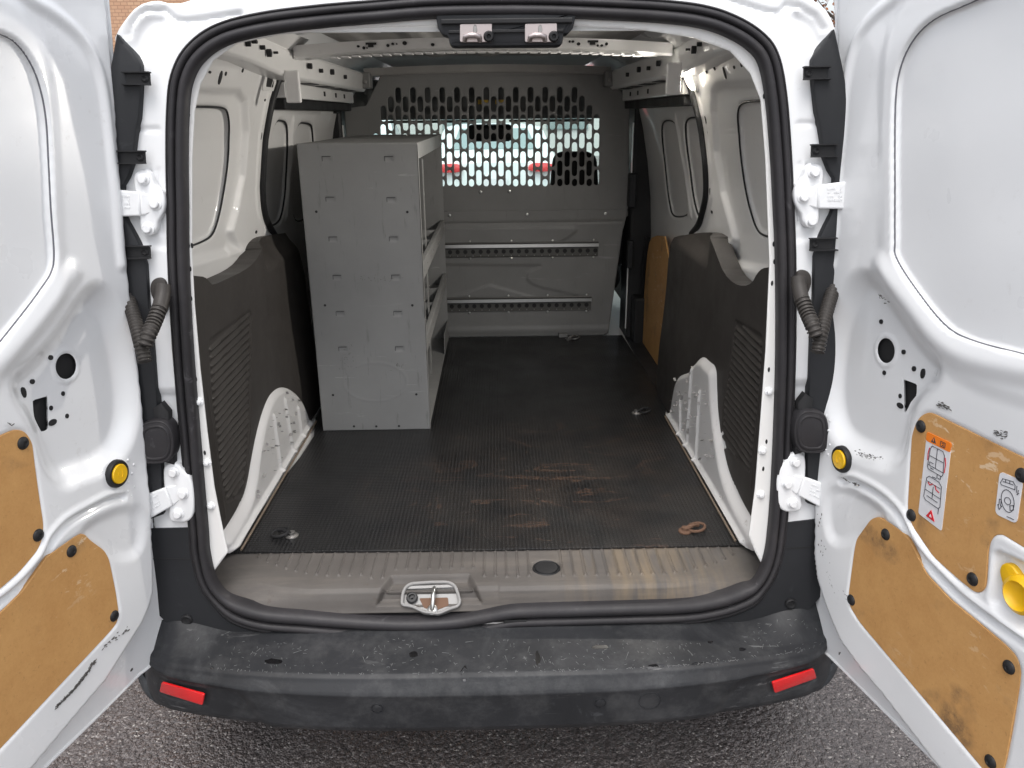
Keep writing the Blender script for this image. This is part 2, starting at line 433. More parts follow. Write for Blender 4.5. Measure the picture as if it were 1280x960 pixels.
t = NT('hardboard').set(Roughness=.55, Specular_IOR_Level=.35)
c = t.ramp(t.noise(14, 6, .7), (.3, (.47, .245, .085)), (.7, (.57, .32, .12)))
c = t.mix(t.math('MULTIPLY', t.ramp(t.noise(170, 4, .8), (.40, 0.), (.66, 1.)), .32), c, (.62, .35, .14))
c = t.mix(t.math('MULTIPLY', t.ramp(t.noise(120, 4, .8), (.60, 0.), (.68, 1.)), .35), c, (.22, .11, .045))
c = t.mix(scuffs(t, .61, .635, (12, 26, 60), .8), c, (.74, .58, .40))
c = t.mix(scuffs(t, .62, .64, (60, 9, 30), .6), c, (.70, .52, .34))
c = t.mix(t.math('MULTIPLY', t.math('MULTIPLY', t.ramp(t.noise(9.5, 3), (.58, 0.), (.72, 1.)), t.ramp(t.noise(60, 5, .8), (.35, .2), (.6, 1.))), .7), c, (.11, .075, .05))
t.to('Base_Color', c); t.bump(t.noise(140, 3), .0003, .6); M['board'] = t.m

def m_steel_paint(name, col, f):
    t = NT(name).set(Specular_IOR_Level=.45)
    c = t.ramp(t.noise(3.2, 6, .62), (.3, [x*.88 for x in col]), (.7, [x*1.08 for x in col]))
    c = t.mix(t.math('MULTIPLY', t.ramp(t.noise((60, 60, 7), 5, .7), (.60, 0.), (.72, 1.)), f), c, [x*.45 for x in col])
    c = t.mix(scuffs(t, .63, .67, (6, 50, 55), .5), c, [min(1, x*1.8) for x in col])
    t.to('Base_Color', c); t.to('Roughness', t.ramp(t.noise(6, 4), (.3, .42), (.7, .6))); t.bump(t.noise(420, 2), .00012, .6); return t.m
M['bulk'] = m_steel_paint('graphite_painted_steel', (.205, .204, .199), .25)
M['well'] = m_paint('dull_well_paint', (.24, .235, .23), .9, .1, .5)
M['shelf'] = m_steel_paint('grey_painted_steel', (.26, .26, .255), .6)
M['galv'] = plain('galvanised_steel', (.62, .62, .60), .28, 1); M['galvd'] = plain('dull_steel', (.34, .33, .32), .42, .9)
M['yellow'] = plain('yellow_plastic', (.80, .47, .008), .35, 0, .2); M['rust'] = plain('rusty_steel', (.15, .085, .055), .8, .3)
M['red'] = plain('red_reflector', (.66, .010, .012), .12, 0, 1); M['wht'] = plain('label_white', (.72, .72, .74), .35); M['org'] = plain('label_orange', (.85, .22, .02), .4)
M['ink'] = plain('label_ink', (.05, .05, .06), .5); M['redink'] = plain('label_red', (.62, .02, .03), .5); M['visor'] = plain('grey_headliner', (.14, .14, .135), .9)
M['dark'] = plain('cavity_black', (.012, .012, .013), .7); M['railm'] = plain('dull_rail_steel', (.10, .098, .092), .5, .4); M['sealer'] = plain('old_brown_sealer', (.20, .155, .115), .8); M['line'] = plain('grey_sealant', (.13, .13, .15), .6); M['galvd2'] = plain('grey_scratch', (.30, .29, .28), .7); M['wet'] = plain('wet_black', (.006, .006, .007), .12, 0, .3, .8); M['chip'] = plain('bare_primer', (.11, .105, .10), .7); M['seat'] = plain('black_fabric', (.012, .012, .013), .9)  # the cavity black also paints the shade inside small holes and slots
M['lampl'] = NT('lamp_lens').set(Base_Color=(1, .95, .85, 1), Emission_Color=(1, .90, .74, 1), Emission_Strength=32.).m
M['latchm'] = plain('satin_zinc', (.50, .44, .43), .38, .85)
def m_glass(name, col, gl=.08):
    t = NT(name); t.n.remove(t.b); o = t.n['Material Output']; a = t.n.new('ShaderNodeBsdfTransparent'); a.inputs[0].default_value = (*col, 1)
    g = t.n.new('ShaderNodeBsdfGlossy'); g.inputs['Roughness'].default_value = .01;     m = t.n.new('ShaderNodeMixShader'); m.inputs[0].default_value = gl; t.l.new(a.outputs[0], m.inputs[1]); t.l.new(g.outputs[0], m.inputs[2]); t.l.new(m.outputs[0], o.inputs[0]); return t.m
M['glass'] = m_glass('tinted_glass', (.82, .97, .93)); M['cwin'] = plain('car_glass', (.26, .33, .33), .05, 0, 1)  # opaque window glass lightened: sky reflection put into its base colour
M['tyre'] = plain('tyre_rubber', (.02, .02, .02), .8)
# wet tarmac
t = NT('wet_tarmac').set(Specular_IOR_Level=.5)
v = t.n.new('ShaderNodeTexVoronoi'); v.inputs['Scale'].default_value = 210; v.inputs['Randomness'].default_value = 1; t.l.new(t.tc.outputs['Object'], v.inputs['Vector'])
v2 = t.n.new('ShaderNodeTexVoronoi'); v2.inputs['Scale'].default_value = 70; t.l.new(t.tc.outputs['Object'], v2.inputs['Vector'])
sepc = t.n.new('ShaderNodeSeparateColor'); t.l.new(v.outputs['Color'], sepc.inputs[0])
c = t.ramp(sepc.outputs[0], (.0, (.055, .047, .045)), (.6, (.110, .095, .091)), (.95, (.19, .165, .157)), (.985, (.42, .39, .36)))
c = t.mix(t.ramp(t.noise(1.8, 4), (.4, 0.), (.65, .4)), c, (.085, .072, .068))
t.to('Base_Color', c); t.to('Roughness', t.ramp(t.noise(19, 5, .6), (.35, .12), (.62, .42)))
t.bump(t.math('SUBTRACT', 1., v.outputs['Distance']), .004, .8); t.bump(t.math('SUBTRACT', 1., v2.outputs['Distance']), .008, .7); t.bump(t.noise(30, 5), .006, .8); M['tarmac'] = t.m
# brick
t = NT('tan_brick').set(Roughness=.85); br = t.n.new('ShaderNodeTexBrick'); mp = t.n.new('ShaderNodeMapping'); mp.inputs['Rotation'].default_value = (math.pi/2, 0, 0)
t.l.new(t.tc.outputs['Object'], mp.inputs[0]); t.l.new(mp.outputs[0], br.inputs['Vector']); br.inputs['Scale'].default_value = 4.2
br.inputs['Color1'].default_value = (.46, .27, .17, 1); br.inputs['Color2'].default_value = (.52, .33, .21, 1); br.inputs['Mortar'].default_value = (.33, .19, .12, 1); br.inputs['Mortar Size'].default_value = .03
t.to('Base_Color', br.outputs[0]); M['brick'] = t.m
M['leaf'] = plain('autumn_leaf', (.36, .13, .04), .7); M['leaf2'] = plain('brown_leaf', (.22, .10, .05), .7); M['bark'] = plain('bark', (.07, .055, .045), .9)
M['carpaint'] = m_paint('car_white', (.72, .76, .76), .1); M['render'] = plain('pale_render', (.62, .64, .62), .9)
#@@BODY
# =================================================================== THE SETTING
def structure(o): o['kind'] = 'structure'; return o
g = MB().add([(-400, -400, 0), (400, -400, 0), (400, 400, 0), (-400, 400, 0)], [(0, 1, 2, 3)]).build('ground', M['tarmac'])
structure(g)

# =================================================================== THE VAN
van = thing('cargo_van', 'white cargo van with both rear doors wide open, seen from behind', 'van', (0, 1.8, 0))
FL = .58
REAR = Plane((0, -.17, .55), (1, 0, 0), np.array([0, .078, 1.])/math.hypot(1, .078), np.array([0, -1, .078])/math.hypot(1, .078))
def rz(x, z): # rear-plane uv of a point given by x and height
    return (x, (z-.55)*math.hypot(1, .078))

# ---- seal path
SEAL = [(600, 6), (530, 8), (470, 13), (400, 19), (330, 28), (276, 42), (242, 66), (225, 98), (220, 140), (219, 200), (220, 260), (221, 330), (227, 440), (237, 560), (246, 660),
        (249, 695), (260, 733), (287, 761), (326, 775), (380, 780), (430, 784), (500, 788), (560, 786), (600, 780), (640, 773), (680, 771), (720, 770), (790, 768), (850, 766), (885, 762), (919, 753), (948, 737), (966, 705),
        (974, 655), (980, 560), (984, 440), (984, 330), (981, 250), (978, 192), (972, 120), (962, 72), (943, 48), (912, 30), (877, 19), (830, 13), (760, 9), (680, 6)]
sp = catmull(tr(REAR, SEAL, .005), 6, True)
T = np.roll(sp, -1, 0)-np.roll(sp, 1, 0); T /= np.linalg.norm(T, axis=1)[:, None]; NO = np.stack([T[:, 1], -T[:, 0]], 1)
cen = sp.mean(0); NO[np.einsum('ij,ij->i', NO, sp-cen) < 0] *= -1
frames = [(REAR.U*a+REAR.V*b, REAR.N) for a, b in NO]
prof = [(a*.82, max(b, -.0115)) for a, b in [(-.0225, -.03), (-.0225, .002), (-.020, .011), (-.014, .0155), (-.007, .0150), (-.0025, .010), (-.0015, .004), (.0005, .004), (.002, .010), (.006, .0135), (.011, .0130), (.0145, .009), (.0155, .0045), (.017, .0045), (.019, .007), (.0215, .006), (.023, 0), (.023, -.02)]]
MB().sweep([REAR.pt(*p) for p in sp], frames, prof, scales=1+.55*sst((-NO[:, 1]-.55)/.4)).build('door_seal', M['seal'], van, True, autosm=60)

# ---- rear fascia of the body
topL = tr(REAR, [(144, 47), (149, 36), (156, 26), (163, 17), (170, 10), (178, 5), (188, 2), (199, 1), (210, 4), (218, 6), (227, 4), (240, 0), (280, -9), (340, -17), (450, -25), (620, -29)])
topR = tr(REAR, [(620, -29), (800, -24), (900, -17), (960, -11), (1000, -5), (1015, 0), (1024, 5), (1032, 12), (1039, 24), (1044, 38)])
ol = [rz(-.69, .50), rz(-.685, .9), rz(-.665, 1.35), rz(-.645, 1.58)]+topL+topR[1:]+[rz(.645, 1.58), rz(.665, 1.35), rz(.685, .9), rz(.69, .50)]
ft = [('line', tr(REAR, [(160, 44), (164, 30), (172, 18), (184, 12), (197, 13), (205, 12), (212, 18), (220, 25), (232, 27), (250, 25), (300, 17)]), -.006, .008),
      ('area', chaikin(tr(REAR, [(160, 60), (172, 30), (190, 16), (206, 22), (200, 40), (186, 60), (178, 84)]), 3), -.010, .02),
      ('line', tr(REAR, [(900, -4), (930, 6), (960, 15), (975, 16), (982, 6), (1000, 8), (1020, 20), (1030, 36)]), -.006, .008),
      ('area', chaikin(tr(REAR, [(1000, 14), (1020, 24), (1034, 52), (1022, 70), (1006, 44), (990, 22)]), 3), -.010, .02)]
for s in (-1, 1):
    X = lambda a, z: rz(s*a, z)
    ft += [('line', [X(.585, 1.515), X(.64, 1.515)], -.004, .008), ('line', [X(.592, 1.445), X(.598, 1.33)], -.003, .006), ('line', [X(.607, 1.445), X(.613, 1.33)], -.003, .006),
           ('area', [X(.585, 1.30), X(.7, 1.32), X(.7, 1.03), X(.60, 1.03)], .004, .012), ('area', [X(.60, 1.02), X(.7, 1.02), X(.7, .92), X(.61, .92)], -.006, .014)]
fascia = relief('body_shell', REAR, ol, .004, M['paint'], van, [sp], ft, solid=.004)
# ---- outer skin of the body and the cab
zs = [.28, .45, .7, .95, 1.15, 1.35, 1.55, 1.67, 1.73, 1.775, 1.80, 1.81]; xs = [.79, .85, .875, .87, .84, .79, .715, .638, .56, .45, .25, 0]
def skin():
    mb = MB(); ys = [-.05, .4, .9, 1.4, 1.9, 2.2, 2.6, 2.8, 3.0]
    prof = [(-x, z) for x, z in zip(xs, zs)]+[(x, z) for x, z in list(zip(xs, zs))[::-1][1:]]; n = len(prof)
    V = []
    for y in ys:
        for x, z in prof:
            yy = y+.078*(z-.55)*(y < 0); k = max(0, (y-2.6)/.4); V.append((x*(1-.04*k), yy, z))
    F = []
    for i in range(len(ys)-1):
        for j in range(n-1):
            zm = (prof[j][1]+prof[j+1][1])/2; ym = (ys[i]+ys[i+1])/2
            if 2.2 < ym < 2.8 and 1.10 < zm < 1.6: continue
            if ym > 2.8 and zm > 1.1: continue
            F.append((i*n+j, i*n+j+1, (i+1)*n+j+1, (i+1)*n+j))
    return mb.add(V, F)
skin().build('outer_skin', M['paint'], van, True, solid=.004)
for s in (-1, 1):
    zz = np.linspace(.45, 1.62, 16); poly = [rz(s*(np.interp(z, zs, xs)-.004), z) for z in zz]+[rz(s*.60, z) for z in zz[::-1]]
    MB().prism(REAR, poly, -.03, -.012).build('pillar_closing_panel', M['paint'], van)
    zz = np.linspace(.85, 1.36, 12); poly = [rz(s*(np.interp(z, zs, xs)-.002), z) for z in zz]+[rz(s*(.70 if z < 1.4 else .70-(z-1.4)*.25), z) for z in zz[::-1]]
    MB().prism(REAR, poly, -.011, .02, .008).build('tail_lamp', M['red'], van)
# bonnet, windscreen, cab fittings
mb = MB(); P_ = [(2.98, 1.14), (3.25, 1.08), (3.7, 1.0), (4.0, .88), (4.12, .70), (4.14, .32)]; V = []
for y, z in P_:
    for x in np.linspace(-.8, .8, 9): V.append((x*(1-.03*(y-3)), y-.10*(x/.8)**2*(y > 3.6), z-.06*(x/.8)**4))
F = [(i*9+j, i*9+j+1, (i+1)*9+j+1, (i+1)*9+j) for i in range(5) for j in range(8)]
mb.add(V, F).build('bonnet', M['paint'], van, True, solid=.004)
MB().box(-.83, -.80, 2.98, 4.0, .3, .98).box(.80, .83, 2.98, 4.0, .3, .98).each('front_wing', M['paint'], van, bevel=.01)
MB().add([(-.66, 2.70, 1.60), (.66, 2.70, 1.60), (.76, 3.22, 1.09), (-.76, 3.22, 1.09)], [(0, 1, 2, 3)]).build('windscreen', M['glass'], van)
MB().add([(-.74, 2.2, 1.55), (-.70, 2.75, 1.5), (-.84, 2.95, 1.12), (-.85, 2.2, 1.12)], [(0, 1, 2, 3)]).build('side_window', M['glass'], van)
MB().add([(.74, 2.2, 1.55), (.70, 2.75, 1.5), (.84, 2.95, 1.12), (.85, 2.2, 1.12)], [(0, 1, 2, 3)]).build('side_window', M['glass'], van)
for s in (-1, 1): MB().tube([(s*.66, 2.68, 1.62), (s*.72, 2.95, 1.36), (s*.78, 3.25, 1.08)], .03).build('windscreen_pillar', M['visor'], van, True)
MB().box(-.68, .68, 2.46, 2.78, 1.515, 1.70).build('headliner_console', M['visor'], van, bevel=.02)
for x in (-.20, .0): pass
MB().box(-.52, -.08, 2.50, 2.74, 1.50, 1.512).build('sun_visor', M['visor'], van, bevel=.004)
MB().box(.10, .52, 2.50, 2.74, 1.50, 1.512).build('sun_visor', M['visor'], van, bevel=.004)
for x in (-.055, .03): MB().box(x, x+.05, 2.452, 2.458, 1.585, 1.605).build('warning_tag', M['yellow'], van)
MB().box(-.74, .74, 2.86, 3.2, .70, 1.06).build('dashboard', M['black'], van, bevel=.04)
MB().box(-.115, .115, 2.62, 2.66, 1.405, 1.49).build('interior_mirror', M['black'], van, bevel=.02)
def seat(x):
    b = MB().box(x-.25, x+.25, 2.02, 2.14, .85, 1.17).build('seat_back', M['seat'], van, bevel=.05)
    MB().box(x-.24, x+.24, 2.10, 2.55, .72, .86).build('seat_cushion', M['seat'], van, bevel=.05)
    P = Plane((x, 2.02, 1.28), (1, 0, 0), (0, 0, 1), (0, -1, 0))
    MB().prism(P, rounded([(-.112, -.10), (-.095, .095), (.095, .095), (.112, -.10)], .05), -.10, 0, .03, 3).build('headrest', M['seat'], van, True)
seat(.385); seat(-.385)
def wheel(x, y, s):
    ty = MB().lathe((x, y, .32), (s, 0, 0), [(.2, -.19), (.31, -.19), (.33, -.16), (.33, -.03), (.31, 0), (.2, 0)], 40).build('wheel', M['tyre'], van, True)
    MB().lathe((x, y, .32), (s, 0, 0), [(.20, -.1), (.205, .004), (.18, .008), (.06, -.012), (.03, .004)], 30).build('wheel_rim', M['galvd'], ty, True)
for x in (-.875, .875):
    for y in (.42, 3.28): wheel(x, y, 1 if x > 0 else -1)
MB().box(-.80, .80, -.02, 4.0, .30, .34).build('underbody', M['dark'], van)

# ---- floor
MB().box(-.70, .70, .0, 2.9, .52, FL-.004).build('load_floor', M['inner'], van)
# ---- inner door-opening flange
inner = [(266, 716), (285, 690), (277, 655), (268, 610), (259, 540), (250, 460), (243, 380), (240, 320), (240, 200), (243, 140), (250, 106), (266, 76), (296, 54), (350, 43), (450, 35), (560, 31), (700, 31), (800, 37), (868, 47),
         (913, 64), (938, 92), (951, 125), (957, 200), (962, 330), (957, 440), (951, 520), (944, 610), (936, 670), (944, 690), (956, 712), (956, 775), (266, 775)]
FIN = Plane(REAR.o-REAR.N*.012, REAR.U, REAR.V, REAR.N)
fl = relief('opening_flange', FIN, sp, .004, M['inner'], van, [tr(FIN, inner)], [], solid=.003)
def disc(pt, n, r, h, mat, name, parent, n_=14, ex=(1, 1)): return MB().lathe(pt, n, [(r, -.0005), (r, h)], n_, ex).build(name, mat, parent)
mb = MB()
for x, y in [(235, 137), (236, 143), (236, 307), (240, 307), (238, 336), (239, 373), (245, 474), (256, 566), (955, 120), (960, 136), (967, 305), (968, 327), (965, 354), (961, 462), (958, 552), (954, 586)]:
    mb.lathe(FIN.pt(*FIN.inv(x, y)), FIN.N, [(.0035, -.001), (.0035, .0006)], 8, (.7, 1.5))
mb.each('flange_slot', M['dark'], van)
for x, y in [(249, 502), (259, 578), (264, 632), (961, 489), (953, 563), (951, 618)]:
    MB().lathe(FIN.pt(*FIN.inv(x, y)), FIN.N, [(.0095, 0), (.009, .002), (.0055, .003), (.005, .008), (.001, .009)], 8).build('trim_clip', M['paint'], van)

# ---- side walls, left and right
for s in (-1, 1):
    W = Wall(s)
    if s < 0:
        blank = tr(W, [(200, 136), (246, 136), (280, 136), (290, 138), (293, 144), (295, 160), (294, 190), (291, 220), (286, 252), (279, 282), (273, 296), (262, 303), (241, 311), (200, 318)])
        arc = [(356, 80), (350, 92), (345, 103), (340, 120), (335, 142), (331, 165), (328.5, 190), (327, 215), (326, 235), (328, 260), (333, 278), (344, 297)]
        frame = tr(W, [(190, 113), (300, 116), (309, 128), (311, 165), (306, 220), (298, 262), (290, 290), (300, 312), (230, 330), (190, 330)])
    else:
        blank = tr(W, [(1000, 128), (940, 129), (922, 130), (915, 136), (914, 150), (916, 175), (919, 205), (924, 240), (931, 268), (937, 286), (944, 295), (962, 299), (1000, 304)])
        arc = [(856, 84), (861, 96), (866, 112), (871, 130), (876, 150), (880, 175), (883, 200), (884.5, 225), (884, 245), (880, 264), (875, 280), (866, 292)]
        frame = tr(W, [(1010, 104), (898, 108), (890, 116), (889, 140), (893, 190), (901, 240), (912, 280), (917, 300), (905, 325), (960, 340), (1010, 340)])
    arcw = catmull(tr(W, arc), 6)
    y0, z0 = arcw[0]; y1, z1 = arcw[-1]
    out = [(-.11, .50), (-.045, 1.73), (y0+.02, 1.73)]+[tuple(p) for p in arcw]+[(y1+.02, 1.0), (1.0, .95), (1.0, .50)]
    feats = [('area', frame, -.014, .022), ('area', chaikin(blank, 2), -.012, .012), ('line', [(y1-.42, z1+.03), (y1-.2, z1-.005), (y1-.02, z1+.01)], .006, .02),
             ('line', [(y1-.30, z1-.10), (y1-.16, z1+.0)], .006, .018), ('line', [tuple(p+np.array([-.045, 0])) for p in arcw], .004, .012)]
    qp = relief('quarter_panel', W, out, .005, M['inner'], van, [], feats)
    cb = chaikin(blank, 2)
    if s < 0: rim = [p for p in cb if p[1] < 1.57 and p[0] > .2]
    else: rim = [p for p in cb if p[1] < 1.56 and p[0] > .2]
    rim = [p for p in rim]; 
    # dark mastic line round the blanked window
    MB().tube([W.pt(*p, -.0155) for p in cb], .0024, 6, closed=True).build('mastic_bead', M['slate'], qp, True)
    MB().tube([W.pt(*p, .002) for p in arcw], .0115, 10).build('sliding_door_seal', M['black'], van, True)
    # slots and pressed holes
    hp = ([(275, 97, 1.0, 3.2), (282, 92, .6, 1), (303, 88, .6, 1), (327, 157, .8, 2.4), (326, 170, .8, 2.2), (331, 125, .6, .8), (262, 90, .8, .6), (320, 290, 1, 1)] if s < 0 else
          [(906, 91, .8, 3), (893, 84, .8, 1.6), (883, 88, .7, 1.8), (918, 84, .7, .8), (927, 81, .6, 1), (882, 150, .8, 2.4), (884, 165, .8, 2), (888, 240, .8, 2.5), (890, 265, 1, 1)])
    mb = MB()
    for x, y, a, b in hp:
        u, v = W.inv(x, y); mb.prism(W, circ(u, v, .009*a, .0045*b, 10), -.001, .0015)
    mb.each('panel_slot', M['dark'], qp)
    # pocket near the roof
    if s < 0:
        mb = MB().prism(W, rounded(tr(W, [(333, 94), (342, 95), (340, 109), (331, 108)]), .006), .001, .0035, .001); mb.build('belt_pocket', M['dark'], qp)
        MB().prism(W, rounded(tr(W, [(329, 90), (346, 90), (344, 114), (327, 113)]), .012), -.002, .003, .002).build('pocket_frame', M['inner'], qp, True)
    # sliding door inner skin
    D = Wall(s, .028)
    pn = ([[(345, 151), (357, 151), (361, 157), (362, 175), (360, 230), (355, 268), (349, 280), (335, 284), (332, 250), (338, 190)], [(370, 154), (388, 154), (393, 160), (394, 200), (390, 250), (385, 275), (366, 278), (369, 220)]] if s < 0 else
          [[(826, 151), (842, 151), (848, 170), (853, 215), (859, 262), (858, 270), (842, 272), (836, 264), (831, 225), (825, 170)], [(857, 148), (872, 147), (884, 150), (890, 200), (890, 262), (881, 278), (871, 272), (864, 245), (857, 190), (854, 160)]])
    fe = [('area', chaikin(tr(D, p), 2), -.014, .016) for p in pn]
    fe += [('line', tr(D, [(340, 131), (400, 137)] if s < 0 else [(820, 134), (880, 128)]), .008, .02)]
    mid = tr(D, [(366, 152), (364, 200), (358, 270)] if s < 0 else [(845, 150), (852, 190), (860, 235), (864, 268)]); fe.append(('line', mid, .006, .022))
    dr = relief('sliding_door', D, [(.70, .53), (.70, 1.60), (1.80, 1.60), (1.80, .53)], .006, M['inner'], van, [], fe)
    for p in pn:
        c2 = chaikin(tr(D, p), 2); MB().tube([D.pt(*q, -.006) for q in c2], .0032, 6, closed=True).build('mastic_bead', M['slate'], dr, True)
for s in (-1, 1):
    x = .599
    MB().box(min(s*x, s*(x+.004)), max(s*x, s*(x+.004)), 1.80, 1.812, 1.28, 1.50).box(min(s*x, s*(x+.004)), max(s*x, s*(x+.004)), 1.80, 1.812, .62, .95).each('door_edge_strip', M['inner'], van)
    MB().box(min(s*.585, s*.615), max(s*.585, s*.615), 1.74, 1.80, 1.16, 1.30).box(min(s*.59, s*.615), max(s*.59, s*.615), 1.75, 1.80, .90, 1.02).each('pillar_trim', M['slate'], van, bevel=.006)
    MB().box(min(s*.62, s*.70), max(s*.62, s*.70), 1.70, 1.80, .56, .78).build('pillar_foot', M['black'], van, bevel=.01)
# hardboard on the right sliding door and its dark rubber
D = Plane((.668, 0, 0), (0, 1, 0), (0, 0, 1), (-1, 0, 0))
bd = tr(D, [(818, 294), (838, 296), (836, 400), (832, 478), (822, 468), (811, 452), (805, 436), (805, 400), (808, 350), (812, 306)])
hb = MB().prism(D, chaikin(bd, 1), 0, .006, .001).build('door_lining_board', M['board'], van)
hb['label'] = 'small brown hardboard lining on the right sliding door'
MB().tube([D.pt(*D.inv(x, y), .006) for x, y in [(812, 296), (806, 330), (802, 380), (799, 430), (803, 455), (815, 474), (828, 492)]], .010, 8).build('sliding_door_seal', M['black'], van, True)
# roof rails and bows
for s in (-1, 1):
    mb = MB(); C = [(-.06, .525, 1.69), (.25, .525, 1.685), (.62, .53, 1.665), (1.1, .525, 1.665), (1.84, .525, 1.665)]
    V = []; F = []
    sec = [(.048, -.030), (.040, -.036), (-.014, -.036), (-.022, -.028), (-.026, .028), (-.02, .036), (.05, .036)]
    for y, x, z in C: V += [(s*(x+a), y, z+b) for a, b in sec]
    n = len(sec); F = [(i*n+k, i*n+(k+1) % n, (i+1)*n+(k+1) % n, (i+1)*n+k) for i in range(len(C)-1) for k in range(n)]+[tuple(range(n)), tuple(range((len(C)-1)*n, len(C)*n))]
    rail = mb.add(V, F).build('roof_rail', M['inner'], van, False, bevel=.003)
    mb = MB(); XI = Plane((s*.4995, 0, 0), (0, 1, 0), (0, 0, 1), (-s, 0, 0))
    for y, z, a, b in [(.12, 1.690, .004, .006), (.17, 1.70, .003, .004), (.22, 1.685, .004, .009), (.27, 1.69, .007, .004), (.33, 1.683, .004, .005), (.38, 1.675, .006, .009), (.44, 1.68, .003, .003), (.80, 1.67, .010, .008), (.95, 1.665, .006, .006), (1.12, 1.67, .012, .009), (1.35, 1.665, .006, .007)]:
        mb.prism(XI, circ(y, z, a, b, 10), -.001, .0095)
    mb.each('rail_hole', M['dark'], rail)
    mb = MB()
    for y in (.9, 1.15, 1.4, 1.6): mb.box(min(s*.52, s*.56), max(s*.52, s*.56), y, y+.12, 1.6275, 1.6295)
    mb.each('rail_slot', M['slate'], rail)
    # header over the sliding door with its track
    hd = MB().box(min(s*.555, s*.60), max(s*.555, s*.60), .74, 1.84, 1.585, 1.627).build('sliding_door_header', M['inner'], van, bevel=.004)
    mb = MB()
    for y in (1.25, 1.45, 1.62): mb.box(min(s*.553, s*.556), max(s*.553, s*.556), y, y+.022, 1.60, 1.615)
    mb.each('header_hole', M['dark'], hd)
    MB().box(min(s*.565, s*.64), max(s*.565, s*.64), .76, 1.84, 1.555, 1.584).build('door_track', M['black'], van, bevel=.004)
    MB().box(min(s*.603, s*.70), max(s*.603, s*.70), 1.79, 2.0, .50, 1.60).build('centre_pillar', M['black'], van, bevel=.012)
    # bracket behind the lamp
    c = onY(*((366, 107) if s < 0 else (842, 97)), .56)
    MB().box(c[0]-.019, c[0]+.019, .552, .568, c[2]-.042, c[2]+.036).build('roof_bracket', M['inner'], van, bevel=.004)
    # bulkhead mounting brackets on the roof rails
    b = MB().box(min(s*.47, s*.56), max(s*.47, s*.56), 1.76, 1.825, 1.64, 1.70).build('mounting_bracket', M['bulk'], van, bevel=.005)
    for x_ in (.49, .52): MB().lathe((s*x_, 1.76, 1.665), (0, -1, 0), [(.008, 0), (.008, .006), (.004, .008)], 6).build('mounting_bolt', M['galvd'], b)
    c = onY(*((416, 132) if s < 0 else (803, 126)), 1.74)
    k = MB().box(c[0]-.03, c[0]+.02, 1.72, 1.78, c[2]-.03, c[2]+.03).build('latch_striker', M['black'], van, bevel=.004)
    MB().tube([c+np.array([-.012, -.024, -.01]), c+np.array([-.004, -.026, -.01])], .004, 8).tube([c+np.array([.004, -.024, -.01]), c+np.array([.012, -.026, -.01])], .004, 8).each('striker_pin', M['galv'], k)
def bow(y0, y1, zc, drop, h, hw, mat, name):
    V = []; F = []; X = np.linspace(-hw, hw, 25)
    for x in X:
        z = zc-drop*(x/hw)**2; V += [(x, y0, z), (x, y0-.004, z+.006), (x, y0, z+h), (x, y1, z+h), (x, y1, z)]
    n = 5; F = [(i*n+k, i*n+(k+1) % n, (i+1)*n+(k+1) % n, (i+1)*n+k) for i in range(24) for k in range(n)]+[tuple(range(n)), tuple(range(24*n, 25*n))]
    return MB().add(V, F).build(name, mat, van)
b1 = bow(.64, .72, 1.697, .018, .032, .50, M['inner'], 'roof_bow')
mb = MB(); YP = Plane((0, .638, 0), (1, 0, 0), (0, 0, 1), (0, -1, 0))
for x, y, a, b in [(448, 58, .004, .003), (455, 60, .004, .004), (459, 60, .002, .002), (485, 57, .004, .004), (491, 55, .004, .003), (496, 55, .002, .002), (506, 54, .006, .005), (541, 56, .005, .004),
                   (712, 52, .003, .003), (716, 52, .004, .003), (723, 55, .005, .004), (747, 57, .003, .003), (752, 57, .004, .003), (758, 55, .004, .004)]:
    mb.prism(YP, circ(*YP.inv(x, y), a, b, 10), -.002, .0045)
for x, y in [(464, 56), (741, 53)]:
    u, v = YP.inv(x, y); mb.prism(YP, [(u-.014, v+.005), (u+.014, v+.005), (u+.014, v), (u+.006, v), (u+.006, v-.006), (u-.008, v-.006), (u-.008, v), (u-.014, v)], -.002, .0045)
mb.each('bow_hole', M['dark'], b1)
mb = MB(); rr = random.Random(3)
for k in range(30):
    x = -.40+k*.0275; mb.box(x, x+.016+rr.random()*.006, .618, .66, 1.690-.018*(x/.5)**2, 1.6935-.018*(x/.5)**2)
mb.each('welding_tab', M['inner'], b1)
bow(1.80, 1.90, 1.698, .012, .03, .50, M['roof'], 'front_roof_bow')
# header panel just inside the rear opening
H = Bent([(-.068, 1.676), (-.045, 1.690), (.10, 1.702), (.20, 1.708), (.24, 1.735), (.64, 1.745)])
fe = []
for s in (-1, 1):
    fe += [('area', rounded([(s*.20, .15), (s*.42, .13), (s*.42, .22), (s*.20, .24)], .01), .010, .012), ('line', [(s*.13, .05), (s*.19, .10), (s*.13, .14)], -.006, .008), ('line', [(s*.20, .06), (s*.44, .05)], -.006, .008),
           ('area', [(s*.15, .26), (s*.5, .26), (s*.5, .29), (s*.15, .29)], -.012, .01), ('line', [(s*.16, .05), (s*.18, .16)], .006, .007), ('line', [(s*.11, .06), (s*.14, .15)], .005, .006)]
hp_ = relief('roof_header', H, [(-.56, 0), (.56, 0), (.56, H.d[-1]), (-.56, H.d[-1])], (.006, .004), M['inner'], van, [], fe)
mb = MB()
for s in (-1, 1):
    for poly in ([(.26, .10), (.42, .085), (.42, .095), (.26, .112)], [(.18, .10), (.24, .10), (.24, .106), (.18, .107)], [(.14, .275), (.34, .285), (.42, .275), (.42, .29), (.34, .30), (.14, .292)]):
        q = [(s*a, b) for a, b in poly]; pt0 = H.Nn([q[0][0]], [q[0][1]])[0]; w = .004 if pt0[2] < 0 else -.004
        mb.prism(H, q, 0, w)
